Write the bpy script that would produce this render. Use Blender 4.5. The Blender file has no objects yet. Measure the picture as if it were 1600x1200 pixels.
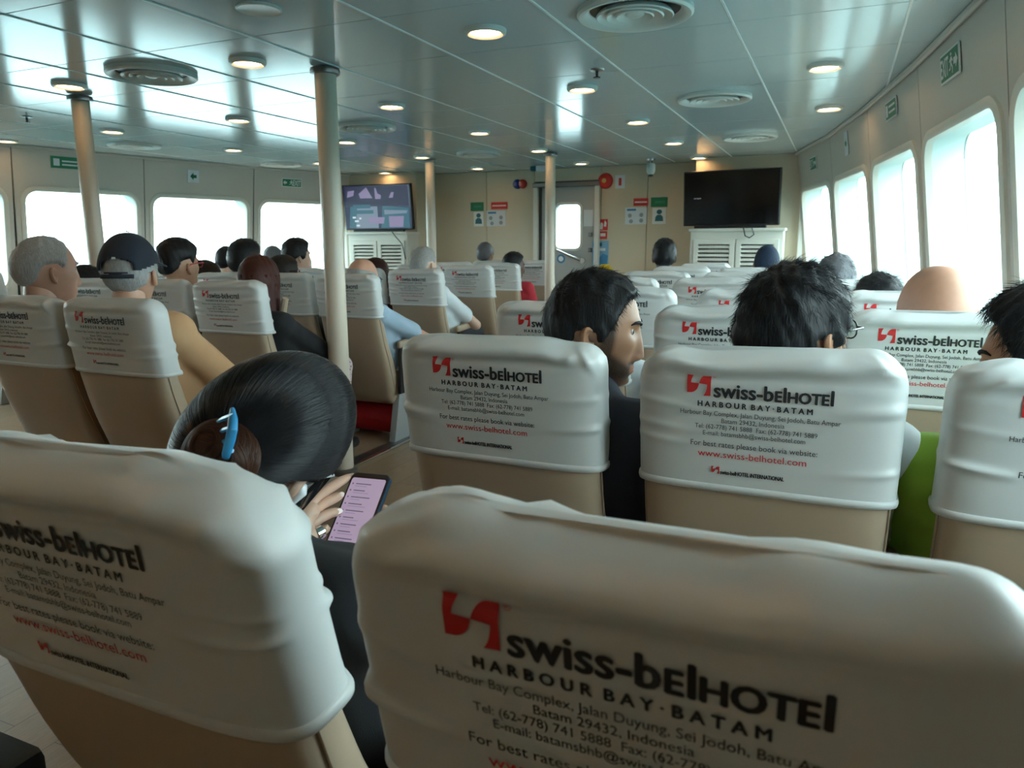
import bpy, bmesh, math, random
import numpy as np
from mathutils import Vector, Matrix
random.seed(7); np.random.seed(7)
SC = bpy.context.scene
COL = SC.collection

# ------------------------------------------------------------------ camera
F_PX, PITCH, YAW, ROLL = 1149.15, .1895, .4154, -.0031
CAM_H = 1.18
_fw = Vector((-math.sin(YAW)*math.cos(PITCH), math.cos(YAW)*math.cos(PITCH), -math.sin(PITCH)))
_r0 = Vector((math.cos(YAW), math.sin(YAW), 0)); _u0 = _r0.cross(_fw)
_rt = _r0*math.cos(ROLL)+_u0*math.sin(ROLL); _up = -_r0*math.sin(ROLL)+_u0*math.cos(ROLL)
cam = bpy.data.cameras.new('camera'); camo = bpy.data.objects.new('camera', cam); COL.objects.link(camo)
m = Matrix((( _rt.x, _up.x, -_fw.x, 0), (_rt.y, _up.y, -_fw.y, 0), (_rt.z, _up.z, -_fw.z, CAM_H), (0, 0, 0, 1)))
camo.matrix_world = m
cam.sensor_width = 36; cam.sensor_fit = 'HORIZONTAL'; cam.lens = F_PX/1600*36
cam.clip_start = .02; cam.clip_end = 20000
cam.dof.use_dof = True; cam.dof.focus_distance = 1.45; cam.dof.aperture_fstop = 10.0
SC.camera = camo

def pix(px, py, Y):
    """world point on the plane Y (distance ahead) that the photograph shows at a pixel (used to measure placements)"""
    r = _fw + _rt*((px-800)/F_PX) + _up*((600-py)/F_PX)
    s = Y/r.y
    return Vector((r.x*s, Y, CAM_H+r.z*s))

# ------------------------------------------------------------------ world: bright hazy overcast sky
w = bpy.data.worlds.new('sky'); SC.world = w; w.use_nodes = True
bg = w.node_tree.nodes['Background']; bg.inputs[0].default_value = (.89, .96, 1.0, 1); bg.inputs[1].default_value = 11.5
SC.view_settings.view_transform = 'Standard'; SC.view_settings.look = 'None'
SC.view_settings.gamma = 1; SC.view_settings.use_curve_mapping = False
SC.view_settings.exposure = 0.15
try:
    SC.cycles.max_bounces = 10; SC.cycles.diffuse_bounces = 6; SC.cycles.glossy_bounces = 4
    SC.cycles.transparent_max_bounces = 12; SC.cycles.sample_clamp_indirect = 8
    SC.cycles.caustics_reflective = False; SC.cycles.caustics_refractive = False
    SC.cycles.use_denoising = True
except Exception: pass

# ------------------------------------------------------------------ materials
MATS = {}
def mat(name, col, rough=.5, metal=0, spec=.5, emit=None, estr=0, bump=0, bscale=200, var=0, vscale=6, coat=0, sheen=0):
    if name in MATS: return MATS[name]
    M = bpy.data.materials.new(name); M.use_nodes = True; nt = M.node_tree; b = nt.nodes['Principled BSDF']
    b.inputs['Base Color'].default_value = (*col, 1); b.inputs['Roughness'].default_value = rough
    b.inputs['Metallic'].default_value = metal; b.inputs['Specular IOR Level'].default_value = spec
    b.inputs['Coat Weight'].default_value = coat; b.inputs['Coat Roughness'].default_value = .08
    b.inputs['Sheen Weight'].default_value = sheen
    if emit: b.inputs['Emission Color'].default_value = (*emit, 1); b.inputs['Emission Strength'].default_value = estr
    if bump or var:
        tc = nt.nodes.new('ShaderNodeTexCoord')
    if bump:
        n = nt.nodes.new('ShaderNodeTexNoise'); n.inputs['Scale'].default_value = bscale; n.inputs['Detail'].default_value = 3
        bp = nt.nodes.new('ShaderNodeBump'); bp.inputs['Strength'].default_value = bump; bp.inputs['Distance'].default_value = .002
        nt.links.new(tc.outputs['Object'], n.inputs['Vector']); nt.links.new(n.outputs[0], bp.inputs['Height']); nt.links.new(bp.outputs[0], b.inputs['Normal'])
    if var:
        n2 = nt.nodes.new('ShaderNodeTexNoise'); n2.inputs['Scale'].default_value = vscale; n2.inputs['Detail'].default_value = 4
        mx = nt.nodes.new('ShaderNodeMix'); mx.data_type = 'RGBA'
        mx.inputs[6].default_value = (*[c*(1-var) for c in col], 1); mx.inputs[7].default_value = (*[min(1, c*(1+var)) for c in col], 1)
        nt.links.new(tc.outputs['Object'], n2.inputs['Vector']); nt.links.new(n2.outputs[0], mx.inputs[0]); nt.links.new(mx.outputs[2], b.inputs['Base Color'])
    MATS[name] = M
    return M
mat('ceiling', (.54, .62, .65), .14, 0, .34, bump=.03, bscale=1.3)
MATS['ceiling'].node_tree.nodes['Principled BSDF'].inputs['Specular Tint'].default_value = (.55, .92, 1, 1)
mat('seam_white', (.78, .82, .82), .35)
mat('white_paint', (.72, .72, .69), .4)
mat('cabinet_paint', (.60, .58, .52), .45)
mat('panel_grey', (.57, .535, .485), .42, bump=.02, bscale=120)
mat('reveal', (.60, .68, .66), .5)
mat('frame_cream', (.70, .67, .60), .4)
mat('dark_gap', (.05, .05, .05), .8)
mat('beige', (.60, .52, .39), .45, bump=.02, bscale=120)
mat('cover', (.56, .58, .58), .40, bump=.04, bscale=500, var=.035, vscale=9, sheen=.1)
mat('tan', (.40, .305, .22), .42, bump=.06, bscale=350, var=.05, vscale=7)
mat('ink', (.012, .014, .02), .45)
mat('ink_red', (.55, .018, .02), .45)
mat('metal_grey', (.52, .56, .58), .35, .5)
mat('chrome', (.75, .76, .76), .12, 1)
mat('black_plastic', (.012, .012, .014), .35)
mat('screen_off', (.004, .004, .005), .12, 0, .5)
mat('pillar', (.62, .55, .455), .35, var=.02)
mat('collar', (.22, .22, .22), .3, .8)
mat('hull', (.5, .5, .5), .6)
mat('door', (.42, .42, .41), .4)
mat('lamp', (1, .8, .55), .5, emit=(1.0, .74, .45), estr=11)
mat('sign_green', (.012, .19, .085), .45)
mat('sign_white', (.78, .80, .78), .45)
mat('sign_red', (.62, .03, .025), .45)
mat('sign_blue', (.04, .22, .45), .45)
mat('sign_teal', (.02, .13, .17), .45)
mat('paper', (.68, .72, .76), .6)
mat('yellow', (.75, .50, .02), .45)
mat('red_cloth', (.45, .012, .015), .7)
mat('sea', (.02, .12, .14), .12)
mat('haze', (.45, .62, .66), 1)

def glass_mat():
    M = bpy.data.materials.new('window_glass'); M.use_nodes = True; nt = M.node_tree; nt.nodes.clear()
    o = nt.nodes.new('ShaderNodeOutputMaterial'); mix = nt.nodes.new('ShaderNodeMixShader'); t = nt.nodes.new('ShaderNodeBsdfTransparent'); g = nt.nodes.new('ShaderNodeBsdfGlossy')
    t.inputs[0].default_value = (.88, .98, .97, 1); g.inputs[1].default_value = .02
    lw = nt.nodes.new('ShaderNodeLayerWeight'); lw.inputs[0].default_value = .5
    pw = nt.nodes.new('ShaderNodeMath'); pw.operation = 'POWER'; pw.inputs[1].default_value = 5; nt.links.new(lw.outputs['Facing'], pw.inputs[0])
    fr = nt.nodes.new('ShaderNodeMath'); fr.operation = 'MULTIPLY_ADD'; fr.inputs[1].default_value = .6; fr.inputs[2].default_value = .03; nt.links.new(pw.outputs[0], fr.inputs[0])
    nt.links.new(fr.outputs[0], mix.inputs[0]); nt.links.new(t.outputs[0], mix.inputs[1]); nt.links.new(g.outputs[0], mix.inputs[2]); nt.links.new(mix.outputs[0], o.inputs[0])
    MATS['glass'] = M
glass_mat()

def floor_mat():
    M = bpy.data.materials.new('wood_vinyl'); M.use_nodes = True; nt = M.node_tree; b = nt.nodes['Principled BSDF']; L = nt.links.new
    tc = nt.nodes.new('ShaderNodeTexCoord'); br = nt.nodes.new('ShaderNodeTexBrick')
    mp = nt.nodes.new('ShaderNodeMapping'); mp.inputs['Rotation'].default_value = (0, 0, math.pi/2)
    L(tc.outputs['Object'], mp.inputs[0]); L(mp.outputs[0], br.inputs['Vector'])
    br.inputs['Color1'].default_value = (.36, .26, .17, 1); br.inputs['Color2'].default_value = (.30, .215, .14, 1); br.inputs['Mortar'].default_value = (.18, .13, .09, 1)
    br.inputs['Scale'].default_value = 1; br.inputs['Mortar Size'].default_value = .0015; br.inputs['Brick Width'].default_value = 1.0; br.inputs['Row Height'].default_value = .15
    n = nt.nodes.new('ShaderNodeTexNoise'); mp2 = nt.nodes.new('ShaderNodeMapping'); mp2.inputs['Scale'].default_value = (40, 3, 1)
    L(tc.outputs['Object'], mp2.inputs[0]); L(mp2.outputs[0], n.inputs['Vector']); n.inputs['Detail'].default_value = 5
    mx = nt.nodes.new('ShaderNodeMix'); mx.data_type = 'RGBA'; mx.blend_type = 'OVERLAY'; mx.inputs[0].default_value = .3
    L(br.outputs[0], mx.inputs[6]); L(n.outputs[0], mx.inputs[7]); L(mx.outputs[2], b.inputs['Base Color']); b.inputs['Roughness'].default_value = .38
    MATS['floor'] = M
floor_mat()

# ------------------------------------------------------------------ helpers
def link(o, parent=None):
    COL.objects.link(o)
    if parent is not None: o.parent = parent
    return o
def tag(o, label=None, cat=None, group=None, kind=None):
    if label: o['label'] = label
    if cat: o['category'] = cat
    if group: o['group'] = group
    if kind: o['kind'] = kind
    return o
def empty(name, loc=(0, 0, 0), rz=0, parent=None):
    o = bpy.data.objects.new(name, None); o.location = loc; o.rotation_euler = (0, 0, rz); o.empty_display_size = .1
    return link(o, parent)
def mesh(name, V, Fs, material, parent=None, smooth=False, loc=None):
    me = bpy.data.meshes.new(name)
    me.from_pydata([tuple(map(float, v)) for v in V], [], [tuple(map(int, f)) for f in Fs])
    if smooth: me.polygons.foreach_set('use_smooth', [True]*len(me.polygons))
    if material: me.materials.append(MATS[material] if isinstance(material, str) else material)
    me.update()
    o = bpy.data.objects.new(name, me)
    if loc is not None: o.location = loc
    return link(o, parent)
def sharp(o, ang=40):
    try: o.data.set_sharp_from_angle(angle=math.radians(ang))
    except Exception: pass
    return o
class MB:
    """collects simple shapes; build() links them as ONE mesh object"""
    def __init__(s): s.V = []; s.F = []
    def add(s, V, Fs):
        k = len(s.V); s.V += [tuple(v) for v in V]; s.F += [tuple(i+k for i in f) for f in Fs]; return s
    def box(s, c, size, M=None, bev=0):
        bm = bmesh.new(); bmesh.ops.create_cube(bm, size=1)
        for v in bm.verts: v.co = Vector((v.co.x*size[0], v.co.y*size[1], v.co.z*size[2]))
        if bev: bmesh.ops.bevel(bm, geom=bm.edges[:], offset=bev, segments=2, affect='EDGES', profile=.5)
        for v in bm.verts:
            p = v.co
            if M is not None: p = M @ p
            v.co = p+Vector(c)
        bm.verts.index_update()
        s.add([v.co[:] for v in bm.verts], [[v.index for v in f.verts] for f in bm.faces]); bm.free(); return s
    def lathe(s, prof, c=(0, 0, 0), n=24, M=None):
        V = []; Fs = []
        for r, z in prof:
            for k in range(n):
                a = 2*math.pi*k/n; p = Vector((r*math.cos(a), r*math.sin(a), z))
                if M is not None: p = M @ p
                V.append(p+Vector(c))
        for i in range(len(prof)-1):
            for k in range(n): Fs.append((i*n+k, i*n+(k+1) % n, (i+1)*n+(k+1) % n, (i+1)*n+k))
        if prof[0][0] > 1e-6: Fs.append(tuple(range(n-1, -1, -1)))
        if prof[-1][0] > 1e-6: Fs.append(tuple((len(prof)-1)*n+k for k in range(n)))
        return s.add(V, Fs)
    def tube(s, pts, rad, n=10):
        pts = [Vector(p) for p in pts]; V = []; Fs = []; up = None
        rads = rad if hasattr(rad, '__len__') else [rad]*len(pts)
        for i, p in enumerate(pts):
            t = (pts[min(i+1, len(pts)-1)]-pts[max(i-1, 0)]).normalized()
            if up is None: up = Vector((0, 0, 1)) if abs(t.z) < .9 else Vector((1, 0, 0))
            a = t.cross(up).normalized(); b = a.cross(t).normalized(); up = b
            for k in range(n):
                q = 2*math.pi*k/n; V.append(p+(a*math.cos(q)+b*math.sin(q))*rads[i])
        for i in range(len(pts)-1):
            for k in range(n): Fs.append((i*n+k, i*n+(k+1) % n, (i+1)*n+(k+1) % n, (i+1)*n+k))
        Fs.append(tuple(range(n-1, -1, -1))); Fs.append(tuple((len(pts)-1)*n+k for k in range(n)))
        return s.add(V, Fs)
    def prism(s, poly, O, R, U, N, depth):
        """extruded outline: poly in (r,u) coords at O with axes R,U; front at N*depth"""
        n = len(poly); O = Vector(O)
        ar = sum(a[0]*b[1]-a[1]*b[0] for a, b in zip(poly, poly[1:]+poly[:1]))
        if ar*R.cross(U).dot(N) < 0: poly = poly[::-1]
        V = [O+R*x+U*y for x, y in poly]+[O+R*x+U*y+N*depth for x, y in poly]
        Fs = [tuple(range(n))[::-1], tuple(range(n, 2*n))]+[(i, (i+1) % n, n+(i+1) % n, n+i) for i in range(n)]
        return s.add(V, Fs)
    def build(s, name, material, parent=None, smooth=False, ang=40, loc=None):
        o = mesh(name, s.V, s.F, material, parent, smooth, loc)
        if smooth: sharp(o, ang)
        return o
def copy_tree(o, parent=None):
    c = o.copy(); link(c); c.parent = parent
    if parent is not None: c.matrix_parent_inverse = o.matrix_parent_inverse
    for ch in [x for x in bpy.data.objects if x.parent == o]: copy_tree(ch, c)
    return c
def rrect(x0, x1, y0, y1, r, n=6):
    P = []
    for cx, cy, a0 in ((x1-r, y0+r, -90), (x1-r, y1-r, 0), (x0+r, y1-r, 90), (x0+r, y0+r, 180)):
        for k in range(n+1):
            a = math.radians(a0+90*k/n); P.append((cx+r*math.cos(a), cy+r*math.sin(a)))
    return P
_txt = {}
def text_tris(s, bold=0.0, res=3):
    """outline of a line of lettering (built-in typeface), normalised: baseline 0, capital height 1"""
    key = (s, bold)
    if key in _txt: return _txt[key]
    cu = bpy.data.curves.new('t', 'FONT'); cu.body = s; cu.size = 1; cu.resolution_u = res; cu.offset = bold; cu.fill_mode = 'FRONT'
    ob = bpy.data.objects.new('t', cu); COL.objects.link(ob)
    dg = bpy.context.evaluated_depsgraph_get(); me = ob.evaluated_get(dg).to_mesh()
    V = np.array([v.co[:2] for v in me.vertices]); Fs = [tuple(p.vertices) for p in me.polygons]
    ob.evaluated_get(dg).to_mesh_clear(); bpy.data.objects.remove(ob); bpy.data.curves.remove(cu)
    V = V/CAPH if len(V) else np.zeros((0, 2))
    _txt[key] = (V, Fs)
    return _txt[key]
CAPH = 1.0
_v, _f = text_tris('H'); CAPH = float(_v[:, 1].max()); _txt.clear()
def lettering(s, x0, x1, base, cap, bold=0., center=False):
    """points and faces of a text line stretched to span x0..x1 on its baseline"""
    V, Fs = text_tris(s, bold)
    a, b = V[:, 0].min(), V[:, 0].max()
    P = np.stack([x0+(V[:, 0]-a)/(b-a)*(x1-x0), base+V[:, 1]*cap], 1)
    return P, Fs

# ================================================================== THE CABIN
ZC = 2.0           # ceiling height
MIDX = -3.0        # centre line
# floor
o = mesh('floor', [(-7.6, -3, 0), (1.6, -3, 0), (1.6, 8.4, 0), (-7.6, 8.4, 0)], [(0, 1, 2, 3)], 'floor'); tag(o, 'brown wood-look vinyl floor', None, None, 'structure')
# sea outside
o = mesh('sea', [(-9000, -9000, -3.2), (9000, -9000, -3.2), (9000, 9000, -3.2), (-9000, 9000, -3.2)], [(0, 1, 2, 3)], 'sea'); tag(o, 'calm teal sea outside the windows', None, None, 'structure')

# ceiling: backing slab with separate glossy square panels and bright seam strips
RW = [(.62, -2.85), (.62, -1.7), (.60, -.55), (.565, .6), (.50, 1.75), (.405, 2.92), (.26, 4.10), (.08, 5.27), (-.15, 6.48), (-.44, 7.60)]
LW = [(-6.62, -2.85), (-6.62, -1.7), (-6.61, -.55), (-6.60, .6), (-6.565, 1.75), (-6.50, 2.95), (-6.37, 4.15), (-6.14, 5.25), (-5.87, 6.42), (-5.48, 7.60)]
def wall_x(W, y):
    for (xa, ya), (xb, yb) in zip(W, W[1:]):
        if ya <= y <= yb: return xa+(xb-xa)*(y-ya)/(yb-ya)
    return W[0][0] if y < W[0][1] else W[-1][0]
HULL = [(x+.20, y) for x, y in RW]+[(RW[-1][0]+.20-.19, 8.2), (LW[-1][0]-.20+.22, 8.2)]+[(x-.20, y) for x, y in LW[::-1]]
ceil = MB().prism(HULL, (0, 0, ZC+.026), Vector((1, 0, 0)), Vector((0, 1, 0)), Vector((0, 0, 1)), .04).build('ceiling', 'dark_gap'); tag(ceil, 'glossy pale ceiling of square panels', None, None, 'structure')
def clip(P, Q):
    for (ax, ay), (bx, by) in zip(Q, Q[1:]+Q[:1]):
        out = []
        for (px_, py_), (qx, qy) in zip(P, P[1:]+P[:1]):
            dp = (bx-ax)*(py_-ay)-(by-ay)*(px_-ax); dq = (bx-ax)*(qy-ay)-(by-ay)*(qx-ax)
            if dp >= 0: out.append((px_, py_))
            if dp*dq < 0: t_ = dp/(dp-dq); out.append((px_+(qx-px_)*t_, py_+(qy-py_)*t_))
        P = out
        if len(P) < 3: return []
    return P
pm = None
xs = [-2.24+.6*k for k in range(-8, 6)]; ys = [2.485+.6*k for k in range(-9, 11)]
for x in xs[:-1]:
    for y in ys[:-1]:
        sq = [(x+.003, y+.0015), (x+.597, y+.0015), (x+.597, y+.5985), (x+.003, y+.5985)]
        P = clip(sq, HULL)
        if len(P) < 3: continue
        if P == sq or (len(P) == 4 and all(abs(a[0]-b[0])+abs(a[1]-b[1]) < 1e-6 for a, b in zip(P, sq))):
            if pm is None:
                pmo = MB().box((.3, .3, .0125), (.594, .597, .025), bev=.002).build('ceiling_panel', 'ceiling', ceil); pm = pmo.data; pmo.location = (x, y, ZC)
            else:
                q = bpy.data.objects.new('ceiling_panel', pm); link(q, ceil); q.location = (x, y, ZC)
        else: MB().prism(P, (0, 0, ZC+.025), Vector((1, 0, 0)), Vector((0, 1, 0)), Vector((0, 0, -1)), .025).build('ceiling_panel', 'ceiling', ceil)
sm = None
for x in xs:
    if x > .6: continue
    yy = [y for y in np.linspace(-2.8, 7.9, 200) if wall_x(LW, y)-.05 < x < wall_x(RW, y)+.05]
    if not yy: continue
    b_ = MB().box((x, (yy[0]+yy[-1])/2, ZC-.001), (.010, yy[-1]-yy[0], .006), bev=.002).build('seam_strip', 'seam_white', ceil)

# side walls: outer hull skin (the wall), inner panels with rounded window openings, window linings, frames and panes
TILT = .14
WT, WB = 1.63, .80          # window top and bottom height
DEPTH = .16
wn = 0
def ring_face(mb, outer, inner, O, T, D, N, off):
    n = len(inner); f = lambda p: O+T*p[0]+D*p[1]+N*off
    mb.add([f(p) for p in outer]+[f(p) for p in inner], [(i, (i+1) % n, n+(i+1) % n, n+i) for i in range(n)])
def project_rect(P, x0, x1, y0, y1):
    cx = sum(p[0] for p in P)/len(P); cy = sum(p[1] for p in P)/len(P); out = []
    for x, y in P:
        dx, dy = x-cx, y-cy; t = 1e9
        if dx > 1e-9: t = min(t, (x1-cx)/dx)
        if dx < -1e-9: t = min(t, (x0-cx)/dx)
        if dy > 1e-9: t = min(t, (y1-cy)/dy)
        if dy < -1e-9: t = min(t, (y0-cy)/dy)
        out.append((cx+dx*t, cy+dy*t))
    # snap the nearest points to the corners
    for X, Y in ((x0, y0), (x1, y0), (x1, y1), (x0, y1)):
        k = min(range(len(out)), key=lambda i: (out[i][0]-X)**2+(out[i][1]-Y)**2); out[k] = (X, Y)
    return out
NO_WIN = 3      # unseen rearmost bays, closed with panels to cut light on the seat backs
def side_wall(name, W, sgn):
    global wn
    hull = MB(); panels = []
    root = None
    segs = []
    for (xa, ya), (xb, yb) in zip(W, W[1:]):
        A = Vector((xa, ya, ZC)); B = Vector((xb, yb, ZC)); T = (B-A); Ls = T.length; T.normalize()
        out = Vector((T.y, -T.x, 0))*sgn
        D = (Vector((0, 0, -1))+out*TILT); Dn = D.normalized(); N = T.cross(Dn).normalized()
        if N.dot(out) < 0: N = -N
        sl = D.length
        hole = rrect(.085, Ls-.085, (ZC-WT)*sl, (ZC-WB)*sl, .10)
        segs.append((A, T, Dn, N, Ls, sl, hole))
        if len(segs) <= NO_WIN:
            hull.add([A-T*.03+N*DEPTH, A+T*(Ls+.03)+N*DEPTH, A+T*(Ls+.03)+Dn*ZC*sl+N*DEPTH, A-T*.03+Dn*ZC*sl+N*DEPTH], [(0, 1, 2, 3)]); continue
        ring_face(hull, project_rect(hole, -.03, Ls+.03, -.1, ZC*sl+.05), hole, A, T, Dn, N, DEPTH)
    root = hull.build(name, 'hull'); tag(root, 'outer hull plating behind the %s wall panels' % ('right' if sgn > 0 else 'left'), None, None, 'structure')
    for ki, (A, T, Dn, N, Ls, sl, hole) in enumerate(segs):
        MB().box(A+N*.022+Dn*(ZC*sl/2), (.05, .012, ZC*sl), Matrix((T, -N, -Dn)).transposed().to_3x3()).build('joint_strip', 'dark_gap', root)
        if ki < NO_WIN:
            MB().prism([(.004, 0), (Ls-.004, 0), (Ls-.004, ZC*sl), (.004, ZC*sl)], A, T, Dn, N, .02).build('wall_panel', 'panel_grey', root); continue
        mb = MB(); outer = project_rect(hole, .004, Ls-.004, 0, ZC*sl); n = len(hole)
        ring_face(mb, outer, hole, A, T, Dn, N, 0)
        f = lambda p, q: A+T*p[0]+Dn*p[1]+N*q
        mb.add([f(p, 0) for p in outer]+[f(p, .02) for p in outer], [(i, (i+1) % n, n+(i+1) % n, n+i) for i in range(n)])
        mb.build('wall_panel', 'panel_grey', root)
        wn += 1
        lin = MB(); lin.add([f(p, 0) for p in hole]+[f(p, DEPTH) for p in hole], [(i, (i+1) % n, n+(i+1) % n, n+i) for i in range(n)])
        wo = lin.build('window_%d' % wn, 'reveal', None, True, 50); tag(wo, 'deep white reveal of a rounded cabin window', None, None, 'structure')
        # raised frame bead around the opening on the cabin side
        c0 = [(p[0], p[1]) for p in hole]; cx = Ls/2; cy = sum(p[1] for p in hole)/n
        def grow(d): return rrect(.085-d, Ls-.085+d, (ZC-WT)*sl-d, (ZC-WB)*sl+d, .10+d)
        rings = [(grow(.045), 0), (grow(.043), -.010), (grow(.034), -.016), (grow(.012), -.016), (grow(.002), -.010), (grow(-.004), .02)]
        V = []; Fs = []
        for k, (P, q) in enumerate(rings): V += [f(p, q) for p in P]
        for k in range(len(rings)-1): Fs += [(k*n+i, k*n+(i+1) % n, (k+1)*n+(i+1) % n, (k+1)*n+i) for i in range(n)]
        sharp(mesh('window_frame', V, Fs, 'frame_cream', wo, True), 35)
        V = [f(p, DEPTH-.01) for p in hole]+[f(p, DEPTH-.004) for p in hole]
        mesh('window_pane', V, [tuple(range(n)), tuple(range(2*n-1, n-1, -1))]+[(i, (i+1) % n, n+(i+1) % n, n+i) for i in range(n)], 'glass', wo)
    return segs
SEG_R = side_wall('wall_right', RW, 1)
SEG_L = side_wall('wall_left', LW, -1)
# cove strip where walls meet the ceiling
for nm, W, sg in (('trim_1', RW, 1), ('trim_2', LW, -1)):
    mb = MB(); mb.tube([(x-sg*.012, y, ZC-.012) for x, y in W], .016, 8)
    o = mb.build(nm, 'panel_grey', None, True); tag(o, 'slim cove strip along the ceiling edge', None, None, 'structure')
# rear wall behind the camera
o = MB().box((-3, -2.9, 1.0), (7.9, .08, 2.0)).build('wall_back', 'beige'); tag(o, 'plain beige rear bulkhead', None, None, 'structure')

# front bulkhead: backing with a door opening, beige panels, two projecting columns behind the televisions
YF = 8.05
DX0, DX1, DTOP = -3.20, -2.53, 1.80
wf = MB()
wf.box(((-5.62+DX0)/2, YF+.08, 1.0), (DX0+5.62, .06, 2.0)).box(((-.30+DX1)/2, YF+.08, 1.0), (-.30-DX1, .06, 2.0)).box(((DX0+DX1)/2, YF+.08, (DTOP+2.0)/2), (DX1-DX0, .06, 2.0-DTOP))
wf = wf.build('wall_front', 'dark_gap'); tag(wf, 'front bulkhead of the cabin', None, None, 'structure')
def fpanel(x0, x1, z0=0, z1=ZC, y=YF): return MB().box(((x0+x1)/2, y+.025, (z0+z1)/2), (x1-x0-.006, .05, z1-z0-.004), bev=.003).build('wall_panel', 'beige', wf)
for x0, x1 in ((-4.60, -3.87), (-3.87, DX0-.06), (DX1+.06, -1.95), (-1.95, -1.36)): fpanel(x0, x1)
fpanel(DX0-.06, DX1+.06, DTOP+.06, ZC)
for x0, x1 in ((-1.38, -.30), (-5.60, -4.60)):
    MB().box(((x0+x1)/2, 7.67+.22, ZC/2), (x1-x0, .44, ZC), bev=.006).build('column_casing', 'beige', wf)
o = MB().box((-3, YF-.012, .05), (3.2, .02, .1)).build('baseboard_front', 'collar'); tag(o, 'dark skirting along the front bulkhead', None, None, 'structure')
# front corner infill to side walls
for nm, p in (('trim_3', (-.36, 7.6)), ('trim_4', (-5.56, 7.6))):
    o = MB().box((p[0], p[1]-.005, ZC/2), (.05, .05, ZC), bev=.01).build(nm, 'panel_grey'); tag(o, 'vertical corner strip at the front bulkhead', None, None, 'structure')
# floor edge strip along the aisle
o = MB().box((-2.31, 3, .006), (.02, 10, .012), bev=.003).build('trim_5', 'chrome'); tag(o, 'thin metal floor strip beside the aisle', None, None, 'structure')
o = MB().box((-2.37, 3, .004), (.07, 10, .008)).build('trim_6', 'collar'); tag(o, 'dark seat track in the floor', None, None, 'structure')

# door
dr = MB()
win = rrect(-2.99, -2.71, 1.12, 1.60, .05)
O = Vector((0, YF+.0, 0)); X_ = Vector((1, 0, 0)); Z_ = Vector((0, 0, 1)); Yn = Vector((0, -1, 0))
ring_face(dr, project_rect(win, DX0-.01, DX1+.01, .0, DTOP+.01), win, O, X_, Z_, Yn, 0)
nw = len(win); dr.add([O+X_*a+Z_*b for a, b in win]+[O+X_*a+Z_*b-Yn*.05 for a, b in win], [(i, (i+1) % nw, nw+(i+1) % nw, nw+i) for i in range(nw)])
door = dr.build('door_1', 'door'); tag(door, 'grey steel bulkhead door with a bright window', None, None, 'structure')
mesh('window_pane', [O+X_*a+Z_*b-Yn*.04 for a, b in win]+[O+X_*a+Z_*b-Yn*.045 for a, b in win], [tuple(range(nw)), tuple(range(2*nw-1, nw-1, -1))], 'glass', door)
b_ = MB(); g = lambda d: rrect(-2.99-d, -2.71+d, 1.12-d, 1.60+d, .05+d)
V = []; Fs = []
for k, (P, q) in enumerate([(g(.03), 0), (g(.028), .012), (g(.004), .012), (g(0), -.01)]): V += [O+X_*a+Z_*b+Yn*q for a, b in P]
for k in range(3): Fs += [(k*nw+i, k*nw+(i+1) % nw, (k+1)*nw+(i+1) % nw, (k+1)*nw+i) for i in range(nw)]
mesh('window_bead', V, Fs, 'frame_cream', door)
MB().box((DX0-.03, YF-.01, DTOP/2), (.055, .10, DTOP), bev=.008).build('door_jamb', 'frame_cream', door)
MB().box((DX1+.03, YF-.01, DTOP/2), (.055, .10, DTOP), bev=.008).build('door_jamb', 'frame_cream', door)
MB().box(((DX0+DX1)/2, YF-.02, DTOP+.02), (DX1-DX0+.12, .10, .05), bev=.008).build('door_head', 'collar', door)
MB().box((DX0+.015, YF+.005, DTOP/2), (.03, .04, DTOP)).build('door_gasket', 'dark_gap', door)
MB().tube([(-2.97, YF-.05, 1.10), (-2.80, YF-.055, 1.03), (-2.68, YF-.05, .985)], [.012, .014, .018]).lathe([(.0, -.02), (.03, -.02), (.03, .03), (0, .03)], (-2.66, YF-.03, .98), 14, Matrix.Rotation(math.pi/2, 3, 'X')).build('door_lever', 'chrome', door, True)
for z_ in (1.27, 1.10, .80): MB().box((-2.58, YF-.025, z_), (.04, .05, .045), bev=.008).build('dog_clip', 'collar', door)
MB().box((-2.61, YF-.002, 1.45), (.11, .003, .18)).build('door_notice', 'paper', door)
MB().lathe([(0, 0), (.05, 0), (.05, .003), (0, .003)], (-2.93, YF-.003, 1.0), 20, Matrix.Rotation(math.pi/2, 3, 'X')).build('door_sticker', 'sign_blue', door)
MB().lathe([(0, 0), (.03, 0), (.03, .002), (0, .002)], (-2.93, YF-.006, 1.0), 16, Matrix.Rotation(math.pi/2, 3, 'X')).build('sticker_mark', 'sign_white', door)

# pillars
def pillar(x, y, label, r=.055):
    t = empty('pillar', (x, y, 0)); tag(t, label, 'pillar', 'cabin pillars')
    MB().lathe([(r, 0.01), (r, ZC-.02)], n=32).build('shaft', 'pillar', t, True)
    MB().lathe([(r, ZC-.035), (r+.018, ZC-.032), (r+.02, ZC-.02), (r+.016, ZC-.008), (r, ZC-.004)], n=32).build('collar', 'collar', t, True)
    MB().lathe([(r, .03), (r+.02, .022), (r+.022, 0), (r, 0)], n=32).build('foot_ring', 'collar', t, True)
pillar(-2.30, 3.03, 'tall cream pillar beside the aisle in front of the woman holding a phone', .051)
pillar(-3.96, 3.0, 'cream pillar standing in front of the large left window', .047)
pillar(-3.79, 6.59, 'thin cream pillar right of the lit television', .047)
pillar(-2.52, 6.61, 'thin cream pillar in front of the bulkhead door', .047)
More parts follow.
